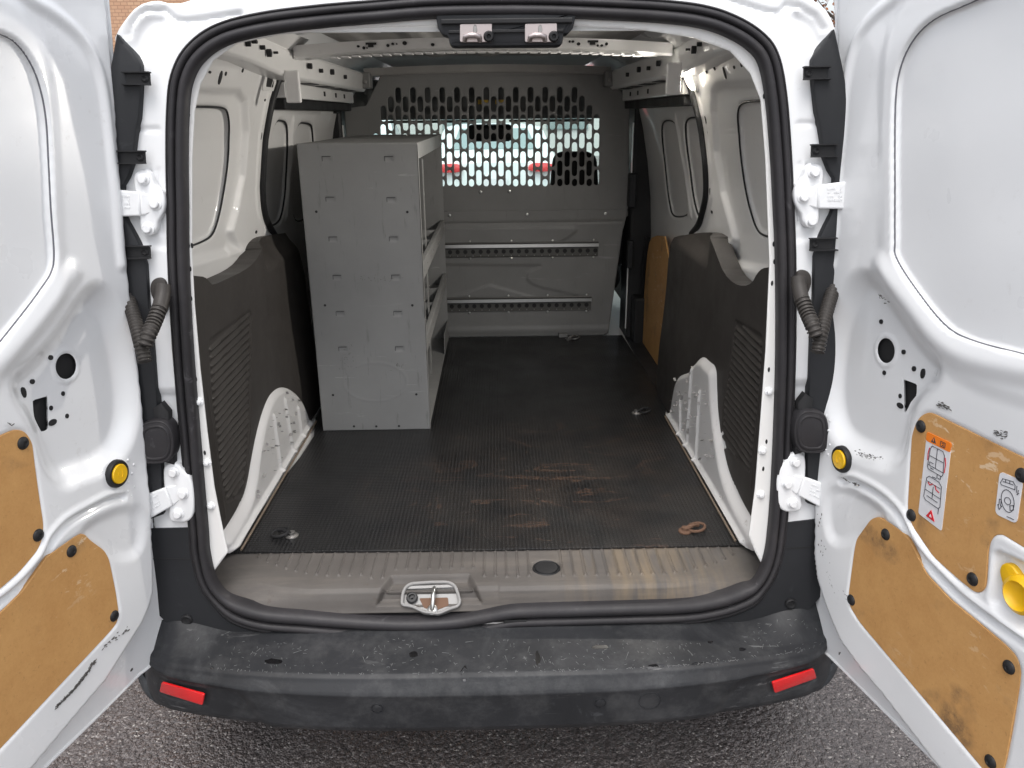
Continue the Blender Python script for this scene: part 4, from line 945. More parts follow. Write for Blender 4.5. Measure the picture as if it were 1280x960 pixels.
def door_surface(s):
    if s < 0: o, dg = np.array([-.68, -.22, 0]), 15.
    else: o, dg = np.array([.687, -.213, 0]), 12.
    t_ = math.radians(dg); U = np.array([s*math.sin(t_), -math.cos(t_), 0]); N = np.array([-s*math.cos(t_), -math.sin(t_), 0])
    return Plane(o, U, (0, 0, 1), N)
for s in (-1, 1):
    D = door_surface(s)
    root = bpy.data.objects.new('rear_door', None); COL.objects.link(root); part(root, van)
    FW = -.030      # the outer flange lies behind the inner pressing
    class Mid:
        pass
    if s < 0:
        hinge_edge = tr(D, [(128, -60), (134, 0), (139, 60), (143, 130), (148, 200), (152, 260), (160, 340), (168, 410), (176, 500), (182, 570), (187, 630), (193, 690), (203, 745), (205, 790), (204, 810), (197, 825), (186, 834), (174, 843), (120, 897), (55, 960)], FW)
        body_edge = [(122, -60), (127, -10), (133, 60), (139, 130), (146, 240), (158, 370), (170, 470), (178, 560), (184, 640), (187, 700), (187, 738), (182, 757), (173, 778), (150, 815), (128, 850), (34, 960)]
        win = [(-60, 22), (0, 43), (21, 57), (38, 82), (49, 112), (56, 150), (59, 200), (62, 260), (66, 318), (62, 341), (50, 360), (34, 382), (0, 425), (-60, 500)]
        ridge = [(-10, -40), (30, -5), (62, 14), (92, 38), (112, 66), (124, 100), (132, 150), (139, 220), (150, 330)]
        pocket = [(104, 372), (84, 404), (62, 436), (40, 458), (20, 474), (24, 496), (38, 516), (48, 540), (56, 566), (66, 590), (80, 600), (98, 592), (124, 584), (146, 568), (160, 540), (164, 500), (158, 450), (150, 410), (138, 380), (120, 362)]
        bub = [(0, 545), (19, 536.6), (32, 539), (41, 553), (44, 579), (49, 616), (55, 655), (54, 674), (47, 689), (24, 716), (0, 737), (-60, 775), (-110, 790), (-110, 600), (-50, 568)]
        blb = [(94, 671), (101, 667.5), (107, 668), (113, 675), (131, 688), (137, 699), (145, 738), (149, 765), (147, 779), (136, 792), (0, 937), (-60, 1000), (-90, 975), (-95, 890), (-70, 830), (0, 767), (28, 740), (60, 695)]
        pins_u = [(29, 554), (48, 669)]; pins_l = [(89.5, 689), (143, 770)]
        hole_c = (80, 457.5); rect = [(38, 500), (56, 495), (57, 536), (49, 540), (43, 530), (39, 522)]
        dots = [(64, 447, 1, 1), (41, 477, 1, 1), (30, 490.6, 1.1, 2.2), (79, 492, .9, 1), (64, 510, .9, 1), (84, 520, .9, 1), (66, 528, 2.1, 1.3)]
        button = (147, 592); groove = [(155, 622), (138, 626), (110, 640), (85, 655), (66, 676), (55, 700), (30, 730), (0, 755), (-40, 780)]
        belt = [(-60, 520), (-20, 500), (10, 520), (30, 560), (10, 530), (-60, 560)]
        bead = [(90, 340), (60, 385), (30, 420), (0, 452)]
    else:
        hinge_edge = tr(D, [(1048, -60), (1045, 0), (1047, 60), (1046, 130), (1043, 200), (1040, 260), (1034, 340), (1029, 410), (1024, 500), (1022, 560), (1020, 630), (1020, 690), (1014, 745), (1013, 778), (1014, 792), (1018, 803), (1028, 813), (1039, 822), (1110, 893), (1177, 960)], FW)
        body_edge = [(1056, -60), (1053, -10), (1052, 60), (1049, 130), (1045, 240), (1037, 370), (1031, 470), (1026, 560), (1023, 640), (1022, 690), (1026, 722), (1037, 757), (1046, 780), (1056, 802), (1080, 835), (1108, 868), (1180, 960)]
        win = [(1340, -55), (1223, 0), (1170, 24), (1142, 52), (1126, 89), (1120.5, 137), (1120, 241), (1120, 300), (1121.5, 321), (1142, 355), (1180, 403), (1214, 424), (1280, 442), (1340, 456)]
        ridge = [(1190, -50), (1140, -14), (1105, 10), (1078, 40), (1066, 75), (1058, 120), (1054, 160), (1050, 220), (1042, 330)]
        pocket = [(1092, 352), (1108, 376), (1126, 402), (1146, 430), (1168, 452), (1172, 468), (1158, 486), (1142, 504), (1133, 530), (1130, 552), (1124, 570), (1112, 578), (1092, 572), (1068, 562), (1050, 548), (1040, 524), (1036, 490), (1038, 450), (1046, 400), (1060, 366), (1078, 348)]
        bub = [(1162, 515), (1151, 519), (1144, 529), (1139, 545), (1136.5, 590), (1134, 632), (1135, 646), (1140, 658), (1166, 696), (1197, 724), (1217, 740), (1224, 741), (1230, 736), (1232, 726), (1234.5, 690), (1237, 677), (1243, 669), (1252, 668), (1280, 685), (1345, 728), (1352, 640), (1345, 604), (1279, 572)]
        blb = [(1096, 646), (1088, 649), (1070, 674), (1067, 690), (1060, 744), (1061, 757), (1074, 778), (1225, 958), (1240, 976), (1250, 978), (1257, 950), (1273.5, 859), (1276, 838), (1270, 820), (1256, 806), (1188, 750), (1157.5, 717.5), (1136, 674), (1127, 665), (1109, 652)]
        pins_u = [(1151, 533), (1277, 594), (1139, 644), (1215.5, 724)]; pins_l = [(1107, 668), (1064, 750), (1261, 834), (1238, 952)]
        hole_c = (1110, 438); rect = [(1133, 474), (1149, 480), (1149, 494), (1142, 502), (1137, 512), (1134, 516)]
        dots = [(1101, 402, 1, 1), (1129, 440, 1, 1), (1105, 466, 1, 1), (1142, 461, 1, 1.1), (1153, 467, 1.1, 2.1), (1125, 495, .9, 1), (1125, 507, 2, 1.2)]
        button = (1051.5, 574); groove = [(1050, 602), (1064, 602), (1092, 616), (1112, 632), (1126, 650), (1142, 684), (1170, 718), (1205, 752), (1250, 785), (1300, 818)]
        belt = None; bead = [(1100, 330), (1135, 375), (1170, 420), (1210, 446), (1280, 462), (1340, 470)]
    if s < 0:
        top, fu = 1.775, .60
    outline = hinge_edge+[(.615, .465), (.618, .8), (.60, 1.15), (.54, 1.5), (.46, 1.70), (.40, 1.79)]
    o = np.array(outline); o = o[np.r_[True, np.linalg.norm(np.diff(o, axis=0), axis=1) > 1e-4]]
    be = tr(D, body_edge, -.012)+[(.585, .505), (.59, .8), (.57, 1.15), (.51, 1.48), (.43, 1.67), (.38, 1.83)]
    wn_ = catmull(tr(D, win, -.004), 5)
    wn_ = list(map(tuple, wn_))+[(.46, 1.26), (.44, 1.48), (.40, 1.60), (.34, 1.64)]
    rg = catmull(tr(D, ridge, -.004), 5)
    wa = np.array(wn_); wcn = wa.mean(0); wbig = wcn+(wa-wcn)*1.28
    po_ = chaikin(tr(D, pocket, -.006), 2)
    up_b = tr(D, bub); lo_b = tr(D, blb)
    feats = [('area', be, -FW, .012), ('area', wn_, -.012, .006), ('area', wbig, .004, .03), ('area', po_, -.026, .050), ('line', rg, .006, .018),
             ('line', catmull(tr(D, bead), 5), .006, .03), ('line', catmull(tr(D, groove), 5), -.010, .011), ('line', catmull(tr(D, [(x+(-5 if s < 0 else 5), y-7) for x, y in groove]), 5), .004, .010),
             ('area', rounded(up_b, .012), -.005, .010), ('area', rounded(lo_b, .012), -.005, .010)]
    # dish beside the lower hinge
    dish = [(160, 634), (120, 650), (100, 668), (125, 680), (150, 700), (178, 690), (180, 640)] if s < 0 else [(1046, 606), (1090, 628), (1108, 648), (1088, 650), (1068, 676), (1034, 680), (1030, 620)]
    feats += [('area', chaikin(tr(D, dish), 2), -.008, .03)]
    if s > 0:
        hr = [(1247, 689), (1243, 693), (1240, 720), (1236, 752), (1243, 762), (1262, 780), (1290, 800), (1330, 815), (1335, 740), (1285, 706)]
        feats += [('area', rounded(tr(D, hr), .02), -.012, .012), ('line', rounded(tr(D, hr), .02), .003, .008, True)]
        hexp = chaikin(tr(D, [(1052, 650), (1062, 625), (1078, 616), (1090, 625), (1094, 640)]), 2, False); feats += [('line', hexp, .0012, .003)]
    def base(u, v): return FW+0*u
    HOLES = []
    cu, cv = D.inv(*hole_c, w=-.030); HOLES.append(circ(cu, cv, .0225, .0225, 28)); HOLES.append(np.array(tr(D, rect, -.030)))
    rg_ = [('line', circ(cu, cv, .027, .027, 28), .003, .005, True)]
    dp = relief('inner_pressing', D, o, .0042, M['paint'], root, HOLES, feats+rg_, base=base, wob=.0006)
    # black plates stand in for the dark inside behind the holes, outer skin, edge
    MB().prism(D, circ(cu, cv, .034), -.0338, -.0325).prism(D, tr(D, [(x+dx_, y+dy_) for (x, y), (dx_, dy_) in zip(rect, [(-3, -3), (3, -3), (3, 3), (0, 4), (-3, 2), (-3, 0)])], -.030), -.0338, -.0325).each('cavity_shade_plate', M['dark'], root)
    oc = o.copy(); MB().prism(D, oc, -.034, -.085, .01).build('outer_panel', M['paint'], root, True)
    hm = MB().tube([D.pt(a, b, FW) for a, b in hinge_edge], .0032, 8).build('hemmed_edge', M['paint'], root, True)
    mb = MB()
    for x, y, a, b in dots:
        u, v = D.inv(x, y, -.024); mb.prism(D, circ(u, v, .0042*a, .0042*b, 12), -.0295, -.0235)
    mb.each('fixing_hole', M['dark'], root)
    mb = MB(); wl2 = np.array(wn_)
    MB().tube([D.pt(a, b, -.0018) for a, b in wl2], .0014, 6).build('mastic_bead', M['line'], root, True)
    # hardboard linings with their push pins
    for nm, bp_, pn_ in (('upper', up_b, pins_u), ('lower', lo_b, pins_l)):
        r_ = rounded(bp_, .010, 4)
        bo = MB().prism(D, r_, -.006, -.0005, .0012).build('hardboard_panel', M['board'], root)
        if s > 0 and nm == 'upper': bo['label'] = 'upper hardboard lining with warning stickers'
        ext = [(.50, .98), (.50, .80)] if (nm == 'upper' and s < 0) else ([(.50, .60), (.50, .74)] if s < 0 else ([(.54, 1.04)] if nm == 'upper' else []))
        for p_ in pn_: pin(D, D.inv(*p_, w=.0), root, -.0005)
        for p_ in ext:
            if inside(np.array([p_]), r_)[0]: pin(D, p_, root, -.0005)
    # round buffer button
    bu = D.inv(*button, w=.003)
    B_ = MB().lathe(D.pt(*bu, 0), D.N, [(.0265, -.002), (.0265, .004), (.0245, .0075), (.0205, .0075), (.0195, .005), (.001, .005)], 32).build('round_buffer', M['black'], root, True)
    MB().lathe(D.pt(*bu, 0), D.N, [(.0187, .003), (.0187, .0085), (.0175, .0100), (.001, .0104)], 32).build('yellow_button', M['yellow'], root, True)
    q = [(-.005, .007), (-.005, -.001), (-.002, -.007), (.004, -.005), (.006, .002), (.005, .006)]
    MB().tube([D.pt(bu[0]+a, bu[1]+b, .0106) for a, b in q], .0007, 6).build('embossed_mark', M['yellow'], root)
    # number-like blisters near the hinge
    mb = MB(); rr = random.Random(8)
    for k in range(9):
        p_ = D.inv(*((163+rr.uniform(-5, 5), 575+k*5.6) if s < 0 else (1034+rr.uniform(-3, 3), 520+k*6)), 0); mb.lathe(D.pt(*p_, .0), D.N, [(.0030, -.001), (.002, .0010), (.0004, .0014)], 8)
    mb.each('weld_spot', M['paint'], root, smooth=True)
    sc_name = 'chipped_paint'
    if s < 0:
        chips(D, tr(D, [(119, 826), (108, 842), (92, 862), (70, 884)]), 300, .0017, .0034, sc_name, root, 1, .0006, .9)
        chips(D, tr(D, [(186, 742), (180, 760), (170, 780), (160, 788)], -.006), 60, .0016, .005, sc_name, root, 2, -.001, .85)
        chips(D, tr(D, [(160, 786), (145, 796), (128, 812)], .0), 26, .003, .005, sc_name, root, 3, .0012)
        chips(D, tr(D, [(164, 838), (166, 836)], FW), 6, .0012, .006, sc_name, root, 4, FW+.0012)
        chips(D, tr(D, [(5, 529), (14, 530)], .0), 5, .001, .004, sc_name, root, 5, .004)
    else:
        chips(D, tr(D, [(1071, 565), (1085, 570), (1103, 573)]), 60, .0028, .0035, sc_name, root, 1, .0016, .8)
        chips(D, tr(D, [(1052, 596), (1062, 602), (1075, 607)]), 24, .0012, .004, sc_name, root, 2, .0016)
        chips(D, tr(D, [(1174, 505), (1180, 507), (1187, 511)]), 46, .0022, .0035, sc_name, root, 3, .0016, .8)
        chips(D, tr(D, [(1243, 541), (1250, 543), (1259, 541)]), 46, .0024, .0035, sc_name, root, 4, .0016, .8)
        chips(D, tr(D, [(1036, 758), (1050, 779), (1060, 786), (1085, 825), (1110, 862)], -.008), 60, .0014, .007, sc_name, root, 5, -.004, .93)
        chips(D, tr(D, [(1024, 640), (1026, 680), (1040, 735), (1060, 745)]), 34, .006, .0028, sc_name, root, 6, .0012, .3)
        chips(D, tr(D, [(1092, 342), (1105, 334)]), 12, .002, .005, sc_name, root, 7, .0016)
        chips(D, tr(D, [(1098, 370), (1110, 378)]), 10, .003, .005, sc_name, root, 8, .003)
        chips(D, tr(D, [(1050, 816), (1049, 818)], FW), 6, .0012, .005, sc_name, root, 9, FW+.0012)
        # release handle
        P = lambda x, y, w=0: D.pt(*D.inv(x, y, w), w)
        hp2 = rounded(tr(D, [(1260, 703), (1254, 705), (1251, 712), (1254, 726), (1262, 748), (1275, 764), (1286, 766), (1296, 756), (1292, 742), (1278, 722), (1268, 707)], -.006), .010, 3)
        hd = MB().prism(D, hp2, -.012, -.002, .003, 3).build('release_handle', M['yellow'], root, True)
        cu2, cv2 = D.inv(1276, 744, .0); MB().lathe(D.pt(cu2, cv2, -.003), D.N, [(.030, 0), (.028, .008), (.022, .012), (.018, .006), (.012, .003), (.001, .003)], 28, (1, 1.0)).build('handle_cup', M['yellow'], root, True)
        # stickers
        def quadS(c4, w):
            c4 = [np.array(D.inv(x, y, 0)) for x, y in c4]
            return lambda a, b: (c4[0]*(1-a)*(1-b)+c4[1]*a*(1-b)+c4[2]*a*b+c4[3]*(1-a)*b)
        def strokes(f, lines, wid, mat, name, w=.0012, closed=False):
            mb = MB()
            for l in lines:
                q = [f(a, b) for a, b in l]
                for i in range(len(q)-1):
                    d = q[i+1]-q[i]; L = np.linalg.norm(d)
                    if L < 1e-6: continue
                    d /= L; n_ = np.array([-d[1], d[0]])*wid; mb.prism(D, [q[i]-n_-d*wid, q[i+1]-n_+d*wid, q[i+1]+n_+d*wid, q[i]+n_-d*wid], w-.0006, w)
            return mb.build(name, mat, root)
        f = quadS([(1159, 539.6), (1189.6, 554), (1177, 664), (1148, 641.7)], 0)
        cnr = lambda a0, b0, a1, b1: rounded([f(a0, b0), f(a1, b0), f(a1, b1), f(a0, b1)], .004, 3)
        st_ = MB().prism(D, cnr(0, .02, 1, 1), -.001, .0003).build('warning_sticker', M['wht'], root); st_['label'] = 'tall white warning sticker with an orange head'
        MB().prism(D, cnr(0, 0, 1, .105), -.001, .0008).build('orange_band', M['org'], root)
        tri = [f(.22, .085), f(.32, .022), f(.42, .085)]; MB().prism(D, tri, 0, .0013).build('warning_triangle', M['ink'], root)
        strokes(f, [[(.31, .045), (.315, .068)]], .0005, M['org'], 'exclamation_mark', .0018)
        strokes(f, [[(.60, .03), (.78, .03), (.78, .085), (.60, .085), (.60, .03)], [(.66, .085), (.68, .065), (.72, .065), (.74, .085)], [(.66, .045), (.73, .045)]], .00045, M['ink'], 'manual_symbol', .0013)
        van1 = [[(.22, .17), (.28, .13), (.72, .13), (.80, .17), (.82, .38), (.78, .41), (.22, .41), (.18, .38), (.22, .17)], [(.50, .13), (.50, .36)], [(.24, .25), (.78, .25)], [(.2, .36), (.8, .36)], [(.25, .36), (.25, .32), (.4, .32)], [(.6, .41), (.6, .45), (.74, .45), (.74, .41)], [(.3, .385), (.42, .385)]]
        strokes(f, van1, .00042, M['ink'], 'sticker_drawing')
        strokes(f, [[(.18, .17), (.15, .24), (.16, .31)], [(.84, .19), (.88, .26), (.86, .35)]], .0007, M['redink'], 'red_arrow')
        van2 = [[(.2, .52), (.3, .485), (.7, .485), (.82, .52), (.85, .75), (.78, .78), (.24, .78), (.16, .75), (.2, .52)], [(.24, .55), (.78, .55)], [(.5, .58), (.5, .72)], [(.2, .66), (.82, .66)], [(.28, .72), (.72, .72)], [(.42, .47), (.58, .465)], [(.8, .78), (.8, .84)]]
        strokes(f, van2, .00042, M['ink'], 'sticker_drawing')
        strokes(f, [[(.28, .565), (.36, .58), (.46, .55)], [(.56, .55), (.62, .59), (.74, .60)]], .0008, M['redink'], 'red_arrow')
        MB().prism(D, [f(.34, .955), f(.52, .85), f(.70, .955)], 0, .0014).build('hazard_triangle', M['redink'], root)
        MB().prism(D, [f(.48, .93), f(.525, .895), f(.57, .93)], 0, .0019).build('triangle_centre', M['wht'], root)
        f = quadS([(1250, 589), (1279, 601.5), (1271, 655), (1244, 642)], 0)
        s2 = MB().prism(D, rounded([f(0, 0), f(1, 0), f(1, 1), f(0, 1)], .008, 4), -.001, .0005).build('instruction_sticker', M['wht'], root); s2['label'] = 'small white rounded sticker with a line drawing'
        strokes(f, [[(.10, .24), (.18, .13), (.62, .10), (.72, .16), (.74, .26), (.14, .28), (.10, .24)], [(.2, .19), (.64, .17)], [(.3, .13), (.32, .19)], [(.48, .12), (.5, .18)], [(.80, .16), (.82, .30)], [(.88, .24), (.88, .34)], [(.84, .34), (.92, .30)]]+
                [[(.5+.34*math.cos(a)*.8-.12*math.sin(a), .58+.20*math.sin(a)+.14*math.cos(a)) for a in np.linspace(0, 6.283, 22)], [(.5+.14*math.cos(a), .58+.08*math.sin(a)) for a in np.linspace(0, 6.283, 14)], [(.62, .66), (.76, .62), (.80, .72), (.66, .76), (.62, .66)],
                 [(.14, .62), (.22, .62), (.22, .76), (.27, .76), (.18, .86), (.09, .76), (.14, .76), (.14, .62)], [(.56, .93), (.86, .93)]], .00042, M['ink'], 'sticker_drawing')

# =================================================================== THE BULKHEAD
bk = thing('cargo_bulkhead', 'dark grey steel partition with a slotted mesh window across the front of the load bay', 'partition', (.0, 1.83, FL))
BK = Plane((0, 1.83, 0), (1, 0, 0), (0, 0, 1), (0, -1, 0))
z_j = 1.145
up = [(-.595, z_j-.03), (-.595, 1.565), (-.505, 1.575), (-.432, 1.70), (.475, 1.70), (.585, 1.58), (.597, z_j-.03)]
hol = []
def bp(x, y): return BK.inv(440+x/3.765, 80+y/3.765)
for j in range(-3, 28):
    k0 = 0
    ev = (j % 2 == 0)
    for k in range(-1, 6):
        yy = (110 if ev else 153)+86.6*k+ -0*j
        if yy < 100: continue
        lim = 0
        if j < 0: lim = {-1: 150, -2: 190, -3: 240}[j]
        if j > 24: lim = {25: 150, 26: 190, 27: 236}[j]
        if yy < lim: continue
        y2 = min(yy+74, 578)
        if y2-yy < 24: continue
        xc = 215+34.7*j
        a, b = bp(xc, yy-j*.10), bp(xc, y2-j*.10); r = .0112; n = 7
        q = [(a[0]+r*math.cos(t_), a[1]-r+r*math.sin(t_)) for t_ in np.linspace(0, math.pi, n)]+[(a[0]-r*math.cos(t_), b[1]+r-r*math.sin(t_)) for t_ in np.linspace(0, math.pi, n)]
        hol.append(np.array(q))
relief('upper_panel', BK, up, .0042, M['bulk'], bk, hol, [('line', [(-.44, 1.692), (.48, 1.692)], -.002, .006)], solid=.0022)
BL = Plane((0, 1.824, 0), (1, 0, 0), (0, 0, 1), (0, -1, 0))
lw = [(-.595, z_j), (.596, z_j), (.575, 1.05), (.527, .592), (.50, .583), (-.58, .583)]
lp = relief('lower_panel', BL, lw, .006, M['bulk'], bk, [], [('line', [(-.6, z_j-.052), (.59, z_j-.05)], -.004, .007), ('area', [(-.6, .60), (.6, .60), (.6, .625), (-.6, .625)], .004, .02),
    ('area', rounded(tr(BL, [(440, 284), (718, 284), (722, 288), (705, 300), (690, 305), (440, 318)]), .01), .005, .010), ('area', rounded(tr(BL, [(440, 330), (680, 332), (660, 340), (658, 350), (670, 358), (740, 374), (440, 374)]), .02), -.005, .012),
    ('area', tr(BL, [(562, 372), (612, 356), (676, 374)]), .005, .010)], solid=.002)
mb_ = None
for x, y in [(562, 269), (659, 268), (757, 267), (601, 240), (637, 239)]:
    MB().lathe(BL.pt(*BL.inv(x, y), .001), BL.N, [(.0065, 0), (.0055, .003), (.002, .004)], 10).build('rivet', M['galv'], bk, True)
for zc, xr in ((onY(650, 311, 1.82)[2], .47), (onY(650, 379, 1.82)[2], .445)):
    tk = MB(); Y0 = 1.822; x0 = -.50
    sec = [(0, .030), (-.004, .031), (-.006, .026), (-.020, .022), (-.020, .010), (-.008, .008), (-.003, .004), (-.003, -.030), (-.006, -.034), (0, -.036)]
    V = [(x, Y0+a, zc+b) for x in (x0, xr) for a, b in sec]; n = len(sec)
    rl = tk.add(V, [(k, (k+1) % n, n+(k+1) % n, n+k) for k in range(n)]+[tuple(range(n)), tuple(range(n, 2*n))]).build('track_rail', M['railm'], bk)
    MB().box(x0, xr, Y0-.0225, Y0-.0205, zc+.009, zc+.023).build('rail_lip', M['galv'], rl)
    mb = MB(); TPn = Plane((0, Y0-.003, 0), (1, 0, 0), (0, 0, 1), (0, -1, 0)); m2 = MB(); k = 0
    x = x0+.02
    while x < xr-.01:
        mb.prism(TPn, circ(x, zc-.011, .0095, n=12), 0, .0008); m2.lathe((x, Y0-.004, zc-.029), (0, -1, 0), [(.0022, -.001), (.0018, .003)], 6); x += .0335
    mb.each('rail_hole', M['dark'], rl); m2.each('rail_rivet', M['galvd'], rl)
    for x in np.linspace(x0+.05, xr-.02, 6):
        for dz in (.035, -.040): MB().lathe((x, Y0-.002, zc+dz), (0, -1, 0), [(.005, -.002), (.004, .004), (.001, .005)], 8).build('rail_bolt', M['galv'], rl)
MB().box(.30, .34, 1.79, 1.825, .583, .60).build('floor_bracket', M['bulk'], bk, bevel=.003)

# =================================================================== THE SHELVING UNIT
sx0, sx1, sy0, sy1, sz0, sz1 = -.535, -.195, .723, 1.76, .586, 1.463
sh = thing('shelving_unit', 'tall grey steel shelving unit standing on the black mat against the left side', 'shelving', ((sx0+sx1)/2, 1.25, sz0))
SP = Plane((0, sy0, 0), (1, 0, 0), (0, 0, 1), (0, -1, 0))
pol = tr(SP, [(372, 182), (523, 189), (537.5, 538), (404, 541)])
pol = [(sx0, sz1), (sx1+.002, sz1-.001), (sx1-.001, sz0), (sx0-.001, sz0)]
def sp2(x, y): return SP.inv(360+x/2.4, 160+y/2.4)
fe = []; slots = []
for (xa_, ya_) in [(115, 92), (302, 92), (126, 214), (309, 215), (135, 333), (316, 333), (147, 448), (323, 447), (156, 557), (329, 556), (164, 663), (334, 662)]:
    u, v = sp2(xa_, ya_); slots.append([(u-.0125, v-.007), (u+.0125, v-.007), (u+.0125, v+.007), (u-.0125, v+.007)]); fe.append(('area', slots[-1], -.0012, .002))
fe.append(('line', [sp2(262+95*math.cos(a), 762+58*math.sin(a)) for a in np.linspace(0, 6.283, 30)],   .00045, .006, True))
ep = relief('end_panel', SP, pol, .0035, M['shelf'], sh, [], fe, solid=.0018)
mb = MB()
for q in slots:
    q = np.array(q); mb.prism(SP, [q[2]+(0, -.0004), q[3]+(0, -.0004), q[3]+(0, -.0018), q[2]+(0, -.0018)], -.001, .0002)
    mb.prism(SP, [q[3], q[3]+(.0012, 0), q[0]+(.0012, 0), q[0]], -.001, .0002)
mb.each('slot_edge', M['dark'], ep)
mb = MB()
for x, y in [(85, 251), (358, 252), (111, 532), (373, 532), (135, 801), (385, 799), (198, 895), (265, 895), (333, 894)]: mb.prism(SP, circ(*sp2(x, y), .0038, n=12), -.001, .0006)
mb.each('bolt_hole', M['dark'], ep)
mb = MB(); rr = random.Random(4)
for k in range(60):
    c = np.array(sp2(*rr.choice([(180+rr.gauss(0, 10), 690+rr.gauss(0, 25)), (330+rr.gauss(0, 8), 712+rr.gauss(0, 5)), (280+rr.gauss(0, 40), 455+rr.gauss(0, 8))]))); a = rr.choice([0, 1.55])+rr.gauss(0, .25); L = rr.uniform(.0008, .004); d = np.array([math.cos(a), math.sin(a)]); n_ = np.array([-d[1], d[0]])*.0004
    mb.prism(SP, [c-d*L-n_, c+d*L-n_, c+d*L+n_, c-d*L+n_], -.001, .0004)
mb.build('scuff_mark', M['chip'], ep)['kind'] = 'stuff'
# flange of the near panel, far panel, shelves with lips, back
MB().box(sx1-.0015, sx1+.0005, sy0, sy0+.02, sz0, sz1-.006).build('panel_flange', M['shelf'], sh)
MB().box(sx0, sx1, sy1-.002, sy1, sz0, sz1).box(sx1-.03, sx1-.001, sy1-.0035, sy1-.0025, sz0, sz1-.01).build('far_panel', M['shelf'], sh)
MB().box(sx0, sx0+.002, sy0+.003, sy1-.003, sz0, sz1-.01).build('back_panel', M['shelf'], sh)
MB().box(sx0+.003, sx1+.001, sy0+.001, sy1-.003, sz1-.003, sz1-.001).box(sx1-.001, sx1+.001, sy0+.001, sy1-.003, sz1-.045, sz1-.003).build('top_shelf', M['shelf'], sh)
for zt, nm in ((onX(533, 320, sx1)[2], 'm'), (onX(535, 414, sx1)[2], 'l'), (.64, 'b')):
    mb = MB()
    if nm != 'b':
        z = zt; mb.box(sx0+.003, sx1-.012, sy0+.003, sy1-.003, z-.052, z-.050)
        mb.box(sx1-.014, sx1-.012, sy0+.003, sy1-.003, z-.052, z+.0).box(sx1-.012, sx1, sy0+.003, sy1-.003, z-.002, z).box(sx1-.002, sx1+.001, sy0+.003, sy1-.003, z-.050, z-.002)
        tp = mb.build('shelf_tray', M['shelf'], sh, bevel=.001)
        for y in (.95, 1.2, 1.45): MB().box(sx0+.01, sx1-.016, y, y+.002, z-.049, z+.0).build('tray_divider', M['shelf'], tp)
        m3 = MB()
        for y in np.linspace(.76, 1.75, 9): m3.lathe((sx1+.0012, y, z-.025), (1, 0, 0), [(.003, -.001), (.0025, .0008)], 8)
        m3.each('shelf_screw', M['galvd'], tp)
    else:
        mb.box(sx0+.003, sx1, sy0+.003, sy1-.003, .596, .598).box(sx1-.002, sx1+.001, sy1-.25, sy1-.003, .598, .68).build('foot_rail', M['shelf'], sh)
for z, x in ((1.36, sx0+.02), ):
    MB().box(sx1-.02, sx1-.018, 1.05, 1.09, .66, 1.40).build('inner_upright', M['shelf'], sh)
# =================================================================== THE MAT
mt = [onZ(x, y, .585)[:2] for x, y in [(288, 690), (600, 687), (760, 684), (932, 681), (918, 660), (905, 641), (888, 612), (868, 580), (850, 550), (832, 518)]]
mt += [(.595, .88), (.60, 1.20), (.59, 1.815), (-.59, 1.815), (-.59, .86)]+[onZ(x, y, .585)[:2] for x, y in [(392, 545), (376, 570), (352, 600), (325, 640), (300, 674)]]
ZM = Plane((0, 0, .581), (1, 0, 0), (0, 1, 0), (0, 0, 1))
mat_o = MB().prism(ZM, mt, 0, .0045, .0015).build('rubber_mat', M['mat'], None)
mat_o['label'] = 'black studded rubber mat covering the load floor, stained brown near the rear'; mat_o['category'] = 'mat'

# =================================================================== OUTSIDE, BEYOND THE VAN
def parked_car(x, y, rot, label, paint, w=1.72, tall=1.42):
    c = thing('parked_car', label, 'car', (x, y, 0)); ca, sa = math.cos(rot), math.sin(rot)
    def T(mb): mb.v = [(x+a*ca-b*sa, y+a*sa+b*ca, z) for a, b, z in mb.v]; return mb
    k = tall/1.42
    prof = [(0, .32), (-.02, .55), (.02, .92), (.10, 1.0), (.55, 1.06), (1.15, 1.36), (1.6, 1.42), (2.3, 1.40), (3.0, 1.05), (3.9, .92), (4.3, .70), (4.35, .30)]
    V = []; xs_ = np.linspace(-1, 1, 13)
    for yy, z in prof:
        for t_ in xs_:
            hw = w/2*(1-.16*max(0, (z-1.0)/.42)); e = .10*abs(t_)**4; V.append((t_*hw, yy+e*(yy < .5)-e*(yy > 3.8), z*k-(.05*t_**4 if z > .9 else 0)))
    n = 13; F = [(i*n+j, i*n+j+1, (i+1)*n+j+1, (i+1)*n+j) for i in range(len(prof)-1) for j in range(n-1)]
    for sd in (0, n-1): F.append(tuple(i*n+sd for i in range(len(prof))))
    T(MB().add(V, F)).build('body', paint, c, True)
    T(MB().add([(-.60, .58, 1.075*k), (.60, .58, 1.075*k), (.50, 1.10, 1.345*k), (-.50, 1.10, 1.345*k)], [(0, 1, 2, 3)])).build('rear_window', M['cwin'], c, solid=.006)
    for s_ in (-1, 1):
        lp_ = MB(); P = Plane((0, -.03, 0), (1, 0, 0), (0, 0, 1), (0, -1, 0)); lp_.prism(P, chaikin([(s_*w*.27, .80), (s_*w*.47, .80), (s_*w*.49, .90), (s_*w*.30, .93), (s_*w*.25, .86)], 2), -.10, .02, .01)
        T(lp_).build('tail_light', M['red'], c, True)
        for yw in (.8, 3.5): T(MB().lathe((s_*(w/2-.2), yw, .31), (s_, 0, 0), [(.31, 0), (.31, .2), (.2, .21)], 24)).build('wheel', M['tyre'], c, True)
    T(MB().box(-.16, .16, -.045, -.02, .62, .72)).build('number_plate', M['wht'], c)
    T(MB().box(-.74, .74, -.03, .1, .30, .50)).build('bumper', M['slate'], c, bevel=.02)
    return c
parked_car(.02, 9.4, .02, 'white parked car seen through the slotted bulkhead, tail lamps facing the van', M['carpaint'])
